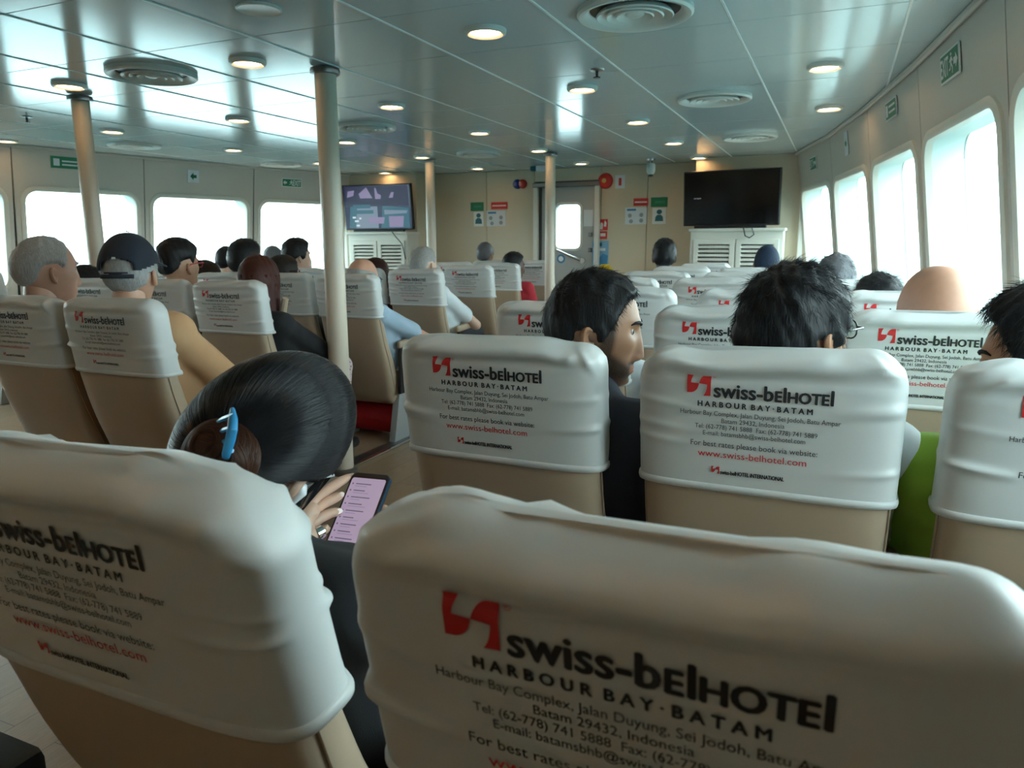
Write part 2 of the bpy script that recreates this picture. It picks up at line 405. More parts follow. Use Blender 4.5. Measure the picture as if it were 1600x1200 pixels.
# ================================================================== CEILING FIXTURES
LY = [2.785+1.1956*j for j in range(-4, 5)]; LX = [-3.747+1.2047*i for i in range(-2, 4)]
proto = None
def downlight(x, y, label):
    global proto
    if proto is None:
        t = empty('ceiling_light', (0, 0, ZC))
        MB().lathe([(.058, -.004), (.060, -.013), (.070, -.020), (.080, -.016), (.083, -.006), (.083, 0)], n=32).build('trim_ring', 'white_paint', t, True)
        MB().lathe([(0, -.012), (.059, -.012)][::-1], n=32).build('lens', 'lamp', t)
        proto = t
    else: t = copy_tree(proto)
    t.location = (x, y, ZC); tag(t, label, 'ceiling light', 'round ceiling downlights'); return t
rown = ['row behind the viewer']*3+['second row of lamps overhead', 'nearest row of lamps in view', 'second row of lamps in view', 'third row of lamps in view', 'fourth row of lamps in view', 'row closest to the bulkhead']
coln = ['beside the left windows', 'one column in from the left windows', 'over the left aisle', 'over the centre seats', 'over the right aisle', 'beside the right windows']
for j, y in enumerate(LY):
    for i, x in enumerate(LX):
        if x > wall_x(RW, y)-.12 or x < wall_x(LW, y)+.12 or y > 7.7: continue
        if j < 4: lab = 'warm downlight %s, %s' % (coln[i], ('rearmost row behind the viewer', 'second rearmost row', 'row just behind the viewer', 'row right above the viewer')[j])
        else: lab = 'warm round downlight %s, %s' % (coln[i], rown[j])
        downlight(x, y, lab)
vproto = None
def vent(x, y, label):
    global vproto
    if vproto is None:
        t = empty('ceiling_vent', (0, 0, ZC))
        MB().lathe([(.206, .014), (.208, -.004), (.200, -.012), (.185, -.010), (.165, .006), (.16, .018)], n=48).build('rim', 'white_paint', t, True)
        MB().lathe([(0, .0125), (.165, .0125)][::-1], n=48).build('throat', 'collar', t)
        for r in (.135, .100, .065):
            MB().lathe([(r-.024, .009), (r-.010, -.006), (r, -.014), (r+.004, -.010), (r-.004, .002), (r-.016, .011)], n=40).build('cone_ring', 'white_paint', t, True, 60)
        MB().lathe([(0, -.010), (.022, -.012), (.034, -.004), (.03, .006), (0, .008)], n=28).build('centre_cap', 'white_paint', t, True)
        vproto = t
    else: t = copy_tree(vproto)
    t.location = (x, y, ZC-.013); tag(t, label, 'ceiling vent', 'round ceiling air vents')
for (x, y), lab in zip([(-.74, 2.78), (-.73, 4.55), (-.72, 6.28), (-3.13, 2.77), (-3.15, 4.6), (-3.14, 6.37), (-5.46, 4.59), (-5.4, 6.3)],
    ['large round air vent at the top edge of the picture, nearest the right windows', 'round air vent midway along the right side of the ceiling', 'farthest round air vent on the right, near the black television',
     'large round air vent between the two left pillars', 'round air vent right of the tall aisle pillar', 'farthest round air vent over the centre seats', 'round air vent over the left windows beside a pillar', 'farthest round air vent near the left windows']): vent(x, y, lab)
# loudspeaker
t = empty('ceiling_speaker', (-1.95, 2.21, ZC)); tag(t, 'flat round ceiling loudspeaker at the top edge of the picture', 'speaker')
MB().lathe([(.078, 0), (.080, -.006), (.074, -.010), (.066, -.008)], n=36).build('rim', 'white_paint', t, True)
MB().lathe([(0, -.007), (.067, -.007)][::-1], n=36).build('grille', mat('grille', (.42, .45, .46), .5, bump=.4, bscale=900), t)
for (x, y), lab in (((-1.14, 3.61), 'small dark sprinkler head on the ceiling right of centre'), ((-4.93, 3.34), 'small dark sprinkler head on the ceiling at the far left')):
    t = empty('sprinkler', (x, y, ZC)); tag(t, lab, 'sprinkler', 'ceiling sprinklers')
    MB().lathe([(0, 0), (.036, 0), (.033, -.006), (.012, -.008), (0, -.008)], n=20).build('escutcheon', 'collar', t, True)
    MB().lathe([(0, -.006), (.008, -.008), (.006, -.03), (.004, -.036), (0, -.036)], n=12).build('stem', 'black_plastic', t, True)
    MB().lathe([(0, -.040), (.017, -.040), (.017, -.036), (0, -.036)], n=16).build('deflector', 'black_plastic', t)
t = empty('security_camera', (-1.80, 7.54, ZC)); tag(t, 'small white security camera hanging from the ceiling near the front', 'camera')
MB().lathe([(.0, 0), (.045, 0), (.042, -.02), (.014, -.025), (.014, -.05), (0, -.05)], n=18).build('mount', 'collar', t, True)
MB().lathe([(0, -.16), (.03, -.15), (.045, -.12), (.045, -.06), (.035, -.045), (0, -.045)], n=20).build('body', 'white_paint', t, True)
MB().lathe([(0, -.175), (.022, -.17), (.024, -.15), (0, -.15)], n=16).build('lens', 'black_plastic', t, True)
t = empty('emergency_light', (-2.99, 7.62, ZC)); tag(t, 'small pale box fixed to the ceiling left of the door', 'light box')
MB().box((.03, 0, -.035), (.20, .08, .06), bev=.01).build('housing', 'paper', t)
MB().box((-.11, 0, -.035), (.06, .06, .05), bev=.01).build('end_unit', 'sign_teal', t)

# ================================================================== SIGNS AND BULKHEAD FITTINGS
def flat(name, P, Fs, O, R, U, N, off, material, parent):
    return mesh(name, [O+R*p[0]+U*p[1]+N*off for p in P], Fs, material, parent)
def poly(name, pts, O, R, U, N, off, material, parent): return flat(name, pts, [tuple(range(len(pts)))], O, R, U, N, off, material, parent)
def rect(name, x0, x1, y0, y1, *a): return poly(name, [(x0, y0), (x1, y0), (x1, y1), (x0, y1)], *a)
def board(name, label, cat, O, R, U, N, wd, ht, material, th=.004, border=None, group=None):
    """a thin plate fixed to a wall; O is its centre"""
    t = empty(name, O); tag(t, label, cat, group)
    MB().prism([(-wd/2, -ht/2), (wd/2, -ht/2), (wd/2, ht/2), (-wd/2, ht/2)], (0, 0, 0), R, U, N, th).build('plate', border or material, t)
    if border: rect('face', -wd/2+.008, wd/2-.008, -ht/2+.008, ht/2-.008, Vector(), R, U, N, th+.0008, material, t)
    return t
Z0 = Vector()
def runner(t, R, U, N, cx, s, off):
    for pts in ([(-.1, .38), (.02, .46), (.14, .38), (.02, .28)], [(-.06, .26), (.16, .26), (.06, -.05), (-.12, -.02)], [(-.06, .24), (-.30, .10), (-.26, .03), (-.02, .14)], [(.12, .24), (.30, .08), (.26, .02), (.08, .12)], [(.06, 0), (.26, -.20), (.20, -.46), (.12, -.46), (.14, -.22), (-.06, -.04)], [(-.10, 0), (0, -.04), (-.12, -.26), (-.36, -.30), (-.36, -.22), (-.18, -.20)]):
        poly('runner', [(cx+x*s, y*s) for x, y in pts], Z0, R, U, N, off, 'sign_white', t)
def arrow(t, R, U, N, cx, s, off, d=1, m_='sign_white'):
    poly('arrow', [(cx+d*x*s, y*s) for x, y in [(-.4, .18), (0, .18), (0, .42), (.42, 0), (0, -.42), (0, -.18), (-.4, -.18)]], Z0, R, U, N, off, m_, t)
def exit_sign(O, R, U, N, wd, ht, label, d=1, text='EXIT', grp='green exit signs'):
    t = board('exit_sign', label, 'sign', O, R, U, N, wd, ht, 'sign_green', .005, 'sign_white', grp)
    off = .0075
    s = ht*.8
    tx = (-wd*.45, -wd*.02) if d > 0 else (wd*.05, wd*.45)
    P, Fs = lettering(text, tx[0], tx[1], -ht*.3, ht*.6, .02)
    flat('lettering', P, Fs, Z0, R, U, N, off, 'sign_white', t)
    runner(t, R, U, N, wd*.12 if d > 0 else -wd*.04, s*.95, off); arrow(t, R, U, N, wd*.35*d, s*.75, off, d); return t
def on_wall(seg, s, z, off=.004):
    A, T, Dn, N, Ls, sl, hole = seg
    return A+T*s+Dn*((ZC-z)*sl)-N*off, T, -Dn, -N
# right wall signs (reading direction runs towards the viewer, i.e. -T)
O, R, U, N = on_wall(SEG_R[5], .62, 1.87); exit_sign(O, -R, U, N, .27, .115, 'large green EXIT sign with arrow high on the right wall')
O, R, U, N = on_wall(SEG_R[6], .53, 1.88)
t = board('safety_sign', 'small green safety plate above the second right window from the bulkhead end of the exit sign', 'sign', O, -R, U, N, .25, .10, 'sign_green', .004, 'paper', 'green wall signs')
t['label'] = 'plain green safety plate on the right wall one panel beyond the EXIT sign'
for k in range(2): rect('text_line', -.04, .10, -.018+.03*k, -.006+.03*k, Z0, -R, U, N, .006, 'paper', t)
rect('pictogram', -.105, -.06, -.03, .03, Z0, -R, U, N, .006, 'paper', t)
O, R, U, N = on_wall(SEG_R[7], .62, 1.86)
t = board('arrow_sign', 'narrow pale sign with a green arrow on the right wall', 'sign', O, -R, U, N, .11, .16, 'paper'); arrow(t, -R, U, N, 0, .08, .0055, 1, 'sign_green')
O, R, U, N = on_wall(SEG_R[8], .55, 1.84); exit_sign(O, -R, U, N, .22, .11, 'small green EXIT sign on the right wall nearest the black television')
# left wall
O, R, U, N = on_wall(SEG_L[6], .42, 1.885)
t = board('safety_sign', 'green safety plate beside the left pillar above the largest left window', 'sign', O, R, U, N, .24, .10, 'sign_green')
rect('pictogram', -.10, -.05, -.03, .03, Z0, R, U, N, .0055, 'paper', t)
for k in range(2): rect('text_line', -.03, .10, -.025+.03*k, -.012+.03*k, Z0, R, U, N, .0055, 'paper', t)
O, R, U, N = on_wall(SEG_L[7], .50, 1.85)
t = board('arrow_sign', 'pale sign with a green arrow pointing left above the middle left window', 'sign', O, R, U, N, .12, .12, 'paper'); arrow(t, R, U, N, 0, .085, .0055, -1, 'sign_green')
O, R, U, N = on_wall(SEG_L[8], .46, 1.855); exit_sign(O, R, U, N, .25, .095, 'green EXIT sign with left arrow above the third left window', -1)
# front bulkhead notices
FR, FU, FN = Vector((1, 0, 0)), Vector((0, 0, 1)), Vector((0, -1, 0))
def fb(x0, x1, z0, z1): return Vector(((x0+x1)/2, YF-.002, (z0+z1)/2)), x1-x0, z1-z0
def notice(name, label, x0, x1, z0, z1, m_): 
    O, wd, ht = fb(x0, x1, z0, z1); return board(name, label, 'sign', O, FR, FU, FN, wd, ht, m_), wd, ht
for side, (g0, g1, r0, r1, p0, p1, b0, b1) in enumerate((((-4.08), (-3.91), (-3.81), (-3.60), (-3.87), (-3.62), (-4.04), (-3.91)), ((-1.91), (-1.73), (-2.10), (-1.94), (-2.19), (-1.95), (-1.89), (-1.74)))):
    wh = ('on the bulkhead left of the door', 'on the bulkhead right of the door')[side]
    t, wd, ht = notice('muster_sign', 'small green plate above a pictogram notice '+wh, g0, g1, 1.555, 1.655, 'sign_green')
    rect('text_line', -wd*.25, wd*.35, -.012, .012, Z0, FR, FU, FN, .0055, mat('dim_green', (.05, .26, .13), .5), t)
    t, wd, ht = notice('warning_sign', 'red and white warning strip '+wh, r0, r1, 1.570, 1.650, 'sign_red'); rect('text_line', -wd*.42, wd*.42, -.008, .006, Z0, FR, FU, FN, .0055, 'paper', t)
    t, wd, ht = notice('safety_poster', 'white poster with four small drawings '+wh, p0, p1, 1.375, 1.555, 'paper')
    rect('heading', -wd*.42, 0, ht*.30, ht*.42, Z0, FR, FU, FN, .0055, 'sign_blue', t)
    for k, (a, b) in enumerate(((-.28, .02), (.25, .05), (-.22, -.32), (.25, -.28))):
        poly('drawing', [(wd*(a+.10*math.cos(q)), ht*b+wd*.10*math.sin(q)) for q in [i*math.pi/3 for i in range(6)]], Z0, FR, FU, FN, .0055, mat('drawing_grey', (.30, .33, .36), .6), t)
    t, wd, ht = notice('instruction_sign', 'white sheet with a blue figure '+wh, b0, b1, 1.375, 1.545, 'sign_white')
    poly('figure_head', [(.03*math.cos(i*.524), .042+.026*math.sin(i*.524)) for i in range(12)], Z0, FR, FU, FN, .0055, 'sign_teal', t)
    poly('figure_body', [(-.045, -.055), (.045, -.055), (.04, -.01), (.02, .012), (-.02, .012), (-.04, -.01)], Z0, FR, FU, FN, .0055, 'sign_teal', t)
t, wd, ht = notice('fire_sign', 'red fire equipment sign right of the door', -2.49, -2.385, 1.315, 1.435, 'sign_red')
poly('pictogram', [(-.035, -.05), (-.005, -.05), (0, .01), (-.02, .03), (-.035, 0)], Z0, FR, FU, FN, .0055, 'sign_white', t); poly('flame', [(.01, -.02), (.035, -.02), (.04, .02), (.02, .05), (.012, .01)], Z0, FR, FU, FN, .0055, 'sign_white', t)
t, wd, ht = notice('hose_sign', 'small red sign below the fire sign right of the door', -2.485, -2.39, 1.22, 1.305, 'sign_red'); rect('pictogram', -.03, .03, -.015, .02, Z0, FR, FU, FN, .0055, 'sign_white', t)
t, wd, ht = notice('blue_poster', 'light blue poster low on the bulkhead beside the door', -2.56, -2.37, .92, 1.20, mat('poster_blue', (.20, .42, .62), .5)); rect('heading', -.08, .02, .08, .12, Z0, FR, FU, FN, .0055, 'sign_teal', t); rect('text_line', -.08, .06, .03, .06, Z0, FR, FU, FN, .0055, 'paper', t); poly('picture', [(-.02, -.12), (.08, -.12), (.09, -.02), (.03, .0), (-.02, -.06)], Z0, FR, FU, FN, .0055, 'sign_blue', t)
t, wd, ht = notice('alarm_label', 'small pale label with a red mark beside the fire bell', -2.31, -2.20, 1.76, 1.90, 'paper'); poly('mark', [(-.015, -.04), (.015, -.04), (.015, .04), (-.015, .04)], Z0, FR, FU, FN, .0055, 'sign_red', t)
RX = Matrix.Rotation(math.pi/2, 3, 'X')
t = empty('fire_bell', (-2.42, YF, 1.845)); tag(t, 'round red fire bell high beside the door', 'bell')
MB().lathe([(0, .06), (.03, .058), (.065, .045), (.082, .02), (.085, 0), (0, 0)][::-1], (0, 0, 0), 28, RX).build('gong', 'sign_red', t, True)
MB().lathe([(0, .066), (.022, .064), (.028, .05), (0, .05)][::-1], (0, 0, 0), 20, RX).build('centre_plate', mat('brass', (.5, .4, .1), .4), t, True)
t = empty('beacon_light', (-3.44, YF, 1.845)); tag(t, 'round blue and red beacon left of the door', 'beacon')
MB().lathe([(0, .07), (.03, .065), (.052, .03), (.055, 0), (0, 0)][::-1], (-.03, 0, 0), 22, RX).build('blue_lens', mat('lens_blue', (.01, .03, .25), .2), t, True)
MB().lathe([(0, .06), (.03, .055), (.05, .03), (.052, 0), (0, 0)][::-1], (.035, 0, 0), 22, RX).build('red_lens', mat('lens_red', (.5, .03, .02), .2), t, True)
# yellow wet floor sign
t = empty('floor_sign', (-2.28, 7.62, 0)); tag(t, 'yellow folding floor sign standing by the bulkhead door', 'floor sign')
for s_ in (-1, 1):
    Mx = Matrix.Rotation(math.radians(14*s_), 3, 'X')
    mb = MB(); mb.prism([(-.13, 0), (.13, 0), (.085, .92), (.04, .98), (-.04, .98), (-.085, .92)], (0, s_*.24, 0), Vector((1, 0, 0)), Mx @ Vector((0, 0, 1)), Mx @ Vector((0, 1, 0)), .012); mb.build('panel', 'yellow', t)

# ------------------------------------------------------------------ televisions and louvred cabinets
def tv(x0, x1, z0, z1, y, rz, label, on):
    t = empty('television', ((x0+x1)/2, y, (z0+z1)/2), rz); t.rotation_euler = (math.radians(6), 0, rz); tag(t, label, 'television')
    wd, ht = x1-x0, z1-z0
    MB().box((0, .03, 0), (wd, .05, ht), bev=.006).build('casing', 'black_plastic', t)
    MB().box((0, .07, -.02), (wd*.6, .05, ht*.6), bev=.01).build('rear_hump', 'black_plastic', t)
    MB().box((0, .13, 0), (.25, .10, .2)).build('wall_mount', 'collar', t)
    MB().box((0, -.0, -ht/2-.012), (wd*.75, .045, .03), bev=.008).build('speaker_bar', 'black_plastic', t)
    R, U, N = Vector((1, 0, 0)), Vector((0, 0, 1)), Vector((0, -1, 0))
    m0 = mat('screen_on', (.01, .01, .02), .15, emit=(.015, .016, .05), estr=1.0) if on else 'screen_off'
    sc = rect('screen', -wd/2+.014, wd/2-.014, -ht/2+.016, ht/2-.014, Vector((0, .0045, 0)), R, U, N, .0, m0, t)
    O = Vector((0, .0045, 0))
    if on:
        def e(n, c, s_): return mat(n, (.02, .02, .02), .3, emit=c, estr=s_)
        li, cy, pu, wh, gy = e('tv_lilac', (.36, .30, .52), .55), e('tv_cyan', (.04, .17, .25), .55), e('tv_purple', (.030, .026, .085), .55), e('tv_white', (.6, .75, .8), .8), e('tv_grey', (.18, .24, .32), .8)
        for k, (pts, mm) in enumerate((
            ([(-.46, .02), (.46, .02), (.46, .46), (-.46, .46)], pu), ([(-.26, .30), (-.14, .44), (-.06, .20), (-.24, .20)], li), ([(-.02, .42), (.0, .42), (.02, .30), (.07, .26), (.06, .18), (-.02, .18), (-.02, .28)], li), ([(.18, .20), (.24, .20), (.26, .32), (.22, .32)], li), ([(-.44, .22), (-.34, .26), (-.32, .38), (-.42, .36)], li),
            ([(-.44, -.46), (.0, -.46), (.0, .02), (-.40, .02)], gy), ([(-.44, -.46), (-.34, -.46), (-.30, .02), (-.40, .02)], cy), ([(-.36, -.02), (-.1, -.02), (-.1, .06), (-.36, .06)], cy), ([(-.36, -.14), (-.06, -.14), (-.06, -.06), (-.36, -.06)], cy),
            ([(.04, -.46), (.46, -.46), (.46, -.02), (.08, .02)], cy), ([(.16, -.44), (.36, -.44), (.38, -.20), (.16, -.20)], li), ([(-.14, -.36), (.08, -.36), (.10, -.22), (-.14, -.22)], li), ([(.1, -.16), (.42, -.14), (.44, -.08), (.1, -.06)], gy),
            ([(-.38, -.24), (-.33, -.24), (-.33, -.20), (-.38, -.20)], wh), ([(-.35, -.32), (-.29, -.32), (-.29, -.28), (-.35, -.28)], wh), ([(-.33, -.42), (-.28, -.42), (-.28, -.38), (-.33, -.38)], wh), ([(-.28, -.26), (-.25, -.26), (-.25, -.22), (-.28, -.22)], wh))):
            poly('picture_patch', [(a*wd, b*ht) for a, b in pts], O, R, U, N, .0006+.0003*k, mm, sc)
    else:
        P, Fs = lettering('no input', -wd*.385, -wd*.31, ht*.0, .010)
        flat('screen_text', P, Fs, O, R, U, N, .0008, mat('tv_text', (.1, .1, .1), .3, emit=(.8, .85, .9), estr=.7), sc)
    return t
tv(-1.46, -.55, 1.335, 1.855, 7.46, math.radians(-5), 'large black switched-off television on the right of the front bulkhead', False)
tv(-5.46, -4.56, 1.335, 1.855, 7.46, math.radians(4), 'lit television showing blue and purple pictures on the left of the front bulkhead', True)
def cabinet(x0, x1, label):
    y = 7.67; t = empty('louvred_cabinet', ((x0+x1)/2, y, 0)); tag(t, label, 'cabinet', 'louvred cabinets under the televisions')
    wd = x1-x0; zt = 1.285
    MB().box((0, -.13, zt/2), (wd, .25, zt), bev=.006).build('body', 'cabinet_paint', t)
    MB().box((0, -.14, zt+.012), (wd+.03, .29, .03), bev=.006).build('top', 'cabinet_paint', t)
    dw = wd/2-.04
    for s_ in (-1, 1):
        d = empty('door', (s_*(dw/2+.006), -.262, .72), 0, t)
        for q in (-1, 1): MB().box((q*(dw/2-.025), 0, 0), (.045, .022, .98), bev=.003).build('stile', 'cabinet_paint', d)
        for q in (-1, 1): MB().box((0, 0, q*.465), (dw-.09, .022, .05), bev=.003).build('rail', 'cabinet_paint', d)
        MB().box((0, .009, 0), (dw-.09, .004, .88)).build('interior_shade_sheet', 'collar', d)  # dark sheet paints in the shade of a cabinet interior behind the slats
        for k in range(22):
            MB().box((0, .004, -.42+k*.04), (dw-.094, .006, .040), Matrix.Rotation(math.radians(-38), 3, 'X')).build('slat', 'cabinet_paint', d)
    return t
cabinet(-1.36, -.50, 'white cabinet with louvred doors under the black television')
cabinet(-5.40, -4.58, 'white cabinet with louvred doors under the lit television')
o = MB().tube([(-.78, 7.36, 1.31), (-.76, 7.36, 1.25), (-.80, 7.36, 1.22), (-.84, 7.36, 1.24), (-.86, 7.36, 1.32)], .006, 6).build('cable', 'black_plastic', None, True); tag(o, 'thin black cable looped below the black television', 'cable')
o = MB().tube([(-4.75, 7.36, 1.31), (-4.70, 7.36, 1.25), (-4.62, 7.36, 1.17), (-4.58, 7.36, 1.0)], .006, 6).build('cable', 'black_plastic', None, True); tag(o, 'thin dark cable hanging under the lit television', 'cable')

# ================================================================== SEATS
SEAT_TOP = 1.003
HW = .206
def lerp_tab(tab, z): return float(np.interp(z, [a for a, _ in tab], [b for _, b in tab]))
YB = [(.24, .175), (.36, .142), (.5, .100), (.6, .064), (.68, .042), (.78, .022), (.9, .006), (.98, 0), (1.01, 0)]
TH = [(.24, .11), (.36, .135), (.5, .135), (.65, .12), (.8, .105), (.93, .10), (1.01, .098)]
def section(z, grow=0., zt=SEAT_TOP):
    """half width, centre y and thickness of the backrest at height z"""
    zt = zt+grow; R, Rt = .055, .040
    a = max(0., R-(zt-z)); w_ = HW+grow-R+math.sqrt(max(0, R*R-a*a))
    if z < .34: w_ -= .03*((.34-z)/.1)**2
    b = max(0., Rt-(zt-z)); k = math.sqrt(max(0, 1-(b/Rt)**2))
    T = lerp_tab(TH, z)+2*grow; yb = lerp_tab(YB, z)-grow; yc = yb+T/2
    if z < .28: k *= math.sqrt(max(.02, 1-((.28-z)/.045)**2)) if z > .236 else .1
    return w_, yc, T*k
EX, EY = 5.5, 3.6
def back_y(x, z, grow=0.):
    w_, yc, T = section(z, grow)
    base = yc-T/2*max(0, 1-min(1, abs(x/w_))**EX)**(1/EY)
    return base
def roll(z): return -.011*math.exp(-((z-.985)/.013)**2)+.005*math.exp(-((z-.964)/.006)**2)
def loft_back(zs, grow, n, wr=None, closed_bottom=True):
    V = []; Fs = []
    for i, z in enumerate(zs):
        w_, yc, T = section(z, grow)
        for k in range(n):
            a = 2*math.pi*(k+.5)/n; c_, s_ = math.cos(a), math.sin(a)
            x = w_*math.copysign(abs(c_)**(2/EX), c_); y = yc+T/2*math.copysign(abs(s_)**(2/EY), s_)
            zz = z
            if s_ < 0: y += roll(z)*(1-min(1, abs(x/w_))**4)
            if wr: 
                dx, dy, dz = wr(x, y, z, s_); x += dx; y += dy; zz += dz
            V.append((x, y, zz))
        if i:
            for k in range(n): Fs.append(((i-1)*n+k, (i-1)*n+(k+1) % n, i*n+(k+1) % n, i*n+k))
    Fs.append(tuple((len(zs)-1)*n+k for k in range(n)))
    if closed_bottom: Fs.append(tuple(range(n-1, -1, -1)))
    return V, Fs
def zs_list(z0, zt, nlow, grow):
    top = zt+grow; R = .056
    a = [z0+(top-R-z0)*i/nlow for i in range(nlow)]
    b = [top-R+R*math.sin(math.pi/2*i/12) for i in range(13)]; b[-1] = top-.00015
    return a+b
zl = zs_list(.24, SEAT_TOP-.006, 26, 0)
backV, backF = loft_back([z for z in zl], -.004, 40)
def cover_wr(seed, droop=0.):
    rng = random.Random(seed)
    folds = [(rng.uniform(-.19, .19), rng.uniform(.965, .992), rng.uniform(.02, .05), rng.uniform(-1.2, 1.2), rng.uniform(.003, .0065)) for _ in range(9)]
    side = [(sg, rng.uniform(.80, .93), rng.uniform(.003, .006)) for sg in (-1, 1) for _ in range(3)]
    tilt_ = rng.uniform(-.008, .008); ph = rng.uniform(0, 6)
    def f(x, y, z, s_):
        dy = dz = dx = 0.
        top = max(0., min(1., (z-.945)/.04))
        if droop and x > .05: dz -= droop*min(1., (x-.05)/.16)**2*min(1., max(0., (z-.86)/.13))
        # uneven crest line
        dz += top*(.0035*math.sin(x*23+ph)+.002*math.sin(x*61+2*ph)+tilt_*x/.2)
        for fx, fz, ln, an, am in folds:
            u = (x-fx)*math.cos(an)+(z-fz)*math.sin(an)*2.5; v = -(x-fx)*math.sin(an)+(z-fz)*math.cos(an)*1.5
            g = am*math.exp(-(u/ln)**2-(v/.0065)**2)
            g *= max(min(1., max(0., (z-.970)/.006)), min(1., max(0., (abs(x)-.145)/.02)))
            dy += -g if s_ < 0 else g; dz += g*top
        for sg, fz, am in side:
            t_ = max(0, (sg*x-.10)/.1)
            g = am*t_*math.exp(-((z-fz-.10*(sg*x-.2))/.007)**2)
            dy += -g if s_ < 0 else g
        # the hem pulls in a little, the cloth bells slightly above it
        return dx, dy, dz
    return f
ZH = .763      # hem height
def make_cover(seed, droop=0.):
    V, Fs = loft_back(zs_list(ZH, SEAT_TOP, 56, .0035), .0035, 96, cover_wr(seed, droop), False)
    return V, Fs
def surf(x, z, lift): 
    w_ = HW+.0035
    return back_y(x, z, .0035)+roll(z)*(1-min(1, abs(x/w_))**4)-lift
covers = []
for sd, dp_ in ((3, 0), (11, 0), (27, 0), (52, .034)):
    V, Fs = make_cover(sd, dp_); me = bpy.data.meshes.new('headrest_cover'); me.from_pydata(V, [], Fs); me.materials.append(MATS['cover'])
    me.polygons.foreach_set('use_smooth', [True]*len(me.polygons)); me.update(); covers.append(me)
# hem band
V = []; Fs = []; n = 64
prof = [(.0032, ZH+.011), (.0062, ZH+.010), (.0072, ZH+.004), (.0062, ZH-.002), (.001, ZH-.003)]
for i, (g_, z) in enumerate(prof):
    w_, yc, T = section(z, g_)
    for k in range(n):
        a = 2*math.pi*(k+.5)/n; c_, s_ = math.cos(a), math.sin(a)
        V.append((w_*math.copysign(abs(c_)**(2/EX), c_), yc+T/2*math.copysign(abs(s_)**(2/EY), s_), z))
    if i: Fs += [((i-1)*n+k, (i-1)*n+(k+1) % n, i*n+(k+1) % n, i*n+k) for k in range(n)]
hem_me = bpy.data.meshes.new('hem'); hem_me.from_pydata(V, [], Fs); hem_me.materials.append(MATS['cover']); hem_me.polygons.foreach_set('use_smooth', [True]*len(Fs)); hem_me.update()
# printed lettering laid on the cover
T0 = SEAT_TOP
def curve(P0, P1, P2, n=7): return [((1-t)**2*P0[0]+2*t*(1-t)*P1[0]+t*t*P2[0], (1-t)**2*P0[1]+2*t*(1-t)*P1[1]+t*t*P2[1]) for t in [i/n for i in range(n+1)]]
def mark_polys(x0, ztop, wd, ht):
    L = [(0, 1.0), (.30, 1.02)]+curve((.30, 1.02), (.18, .80), (.17, .60), 6)[1:]+[(.51, .58)]+curve((.51, .58), (.47, .20), (.20, .13), 7)[1:]+[(.02, .12)]
    Rr = [(.51, .58)]+curve((.51, .58), (.57, .95), (.82, .99), 7)[1:]+[(1.0, 1.0), (1.0, .02), (.70, .0)]+curve((.70, .0), (.84, .20), (.85, .54), 6)[1:]
    return [[(x0+a*wd, ztop-ht+b*ht) for a, b in L], [(x0+a*wd, ztop-ht+b*ht) for a, b in Rr]]
def lay(P, lift=.0014): return [(x*.955+.001, surf(x*.955+.001, z, lift), z) for x, z in P]
blk = MB(); red = MB()
def cut(P, Fs, step=.005):
    bm = bmesh.new(); vs = [bm.verts.new((float(x), 0, float(z))) for x, z in P]
    for f in Fs:
        try: bm.faces.new([vs[i] for i in f])
        except ValueError: pass
    zs = [p[1] for p in P]; z = min(zs)+step
    while z < max(zs):
        bmesh.ops.bisect_plane(bm, geom=bm.verts[:]+bm.edges[:]+bm.faces[:], plane_co=(0, 0, z), plane_no=(0, 0, 1), dist=1e-6); z += step
    bmesh.ops.triangulate(bm, faces=bm.faces[:])
    bm.verts.index_update(); out = [(v.co.x, v.co.z) for v in bm.verts], [[v.index for v in f.verts] for f in bm.faces]; bm.free(); return out
def put(mb, s, x0, x1, base, cap, bold=0.):
    P, Fs = lettering(s, x0, x1, base, cap)
    if cap > .009: P, Fs = cut(P, Fs)
    for k, (dx, dz) in enumerate(((0, 0), (-1, 0), (1, 0), (0, -.7), (0, .7), (-.7, .5), (.7, -.5)) if bold > .012 else ((0, 0), (.6, 0)) if bold else ((0, 0),)): mb.add(lay([(x+dx*bold*cap*2.2, z+dz*bold*cap*2.2) for x, z in P], (.0014+.00002*k)), Fs)
def put_polys(mb, polys):
    for pl in polys:
        P, Fs = cut(pl, [tuple(range(len(pl)))], .003); mb.add(lay(P), Fs)
def brand_word(mb, x0, x1, base, cap):
    """the stylised word: bold, small capitals mixed with tall strokes"""
    segs = [('swiss-b', 1.0, 0), ('E', .72, 0), ('l', 1.0, 0), ('HOTE', .72, 0), ('l', 1.0, 0)]
    X = 0; parts = []
    for s, sc_, _ in segs:
        V, Fs = text_tris(s); a, b = V[:, 0].min(), V[:, 0].max(); wdt = (b-a)*sc_
        parts.append((X, wdt, sc_, s)); X += wdt+.16
    tot = X-.16; k = (x1-x0)/tot
    for xx, wdt, sc_, s in parts:
        put(mb, s, x0+xx*k, x0+(xx+wdt)*k, base, cap*sc_, .022/sc_)
put_polys(red, mark_polys(-.128, T0-.037, .041, .036))
brand_word(blk, -.081, .108, T0-.0735, .0235)
put(red, '®', -.085, -.079, T0-.042, .005)
put(blk, 'H A R B O U R  B A Y · B A T A M', -.108, .078, T0-.0905, .0088, .03)
put(blk, 'Harbour Bay Complex, Jalan Duyung, Sei Jodoh, Batu Ampar', -.138, .122, T0-.1055, .0078, .006)
put(blk, 'Batam 29432, Indonesia', -.067, .036, T0-.1175, .0078, .006)
put(blk, 'Tel: (62-778) 741 5888  Fax: (62-778) 741 5889', -.112, .088, T0-.1290, .0078, .006)
put(blk, 'E-mail: batamsbhb@swiss-belhotel.com', -.098, .070, T0-.1405, .0078, .006)
put(blk, 'For best rates please book via website:', -.119, .090, T0-.1605, .0095, .004)
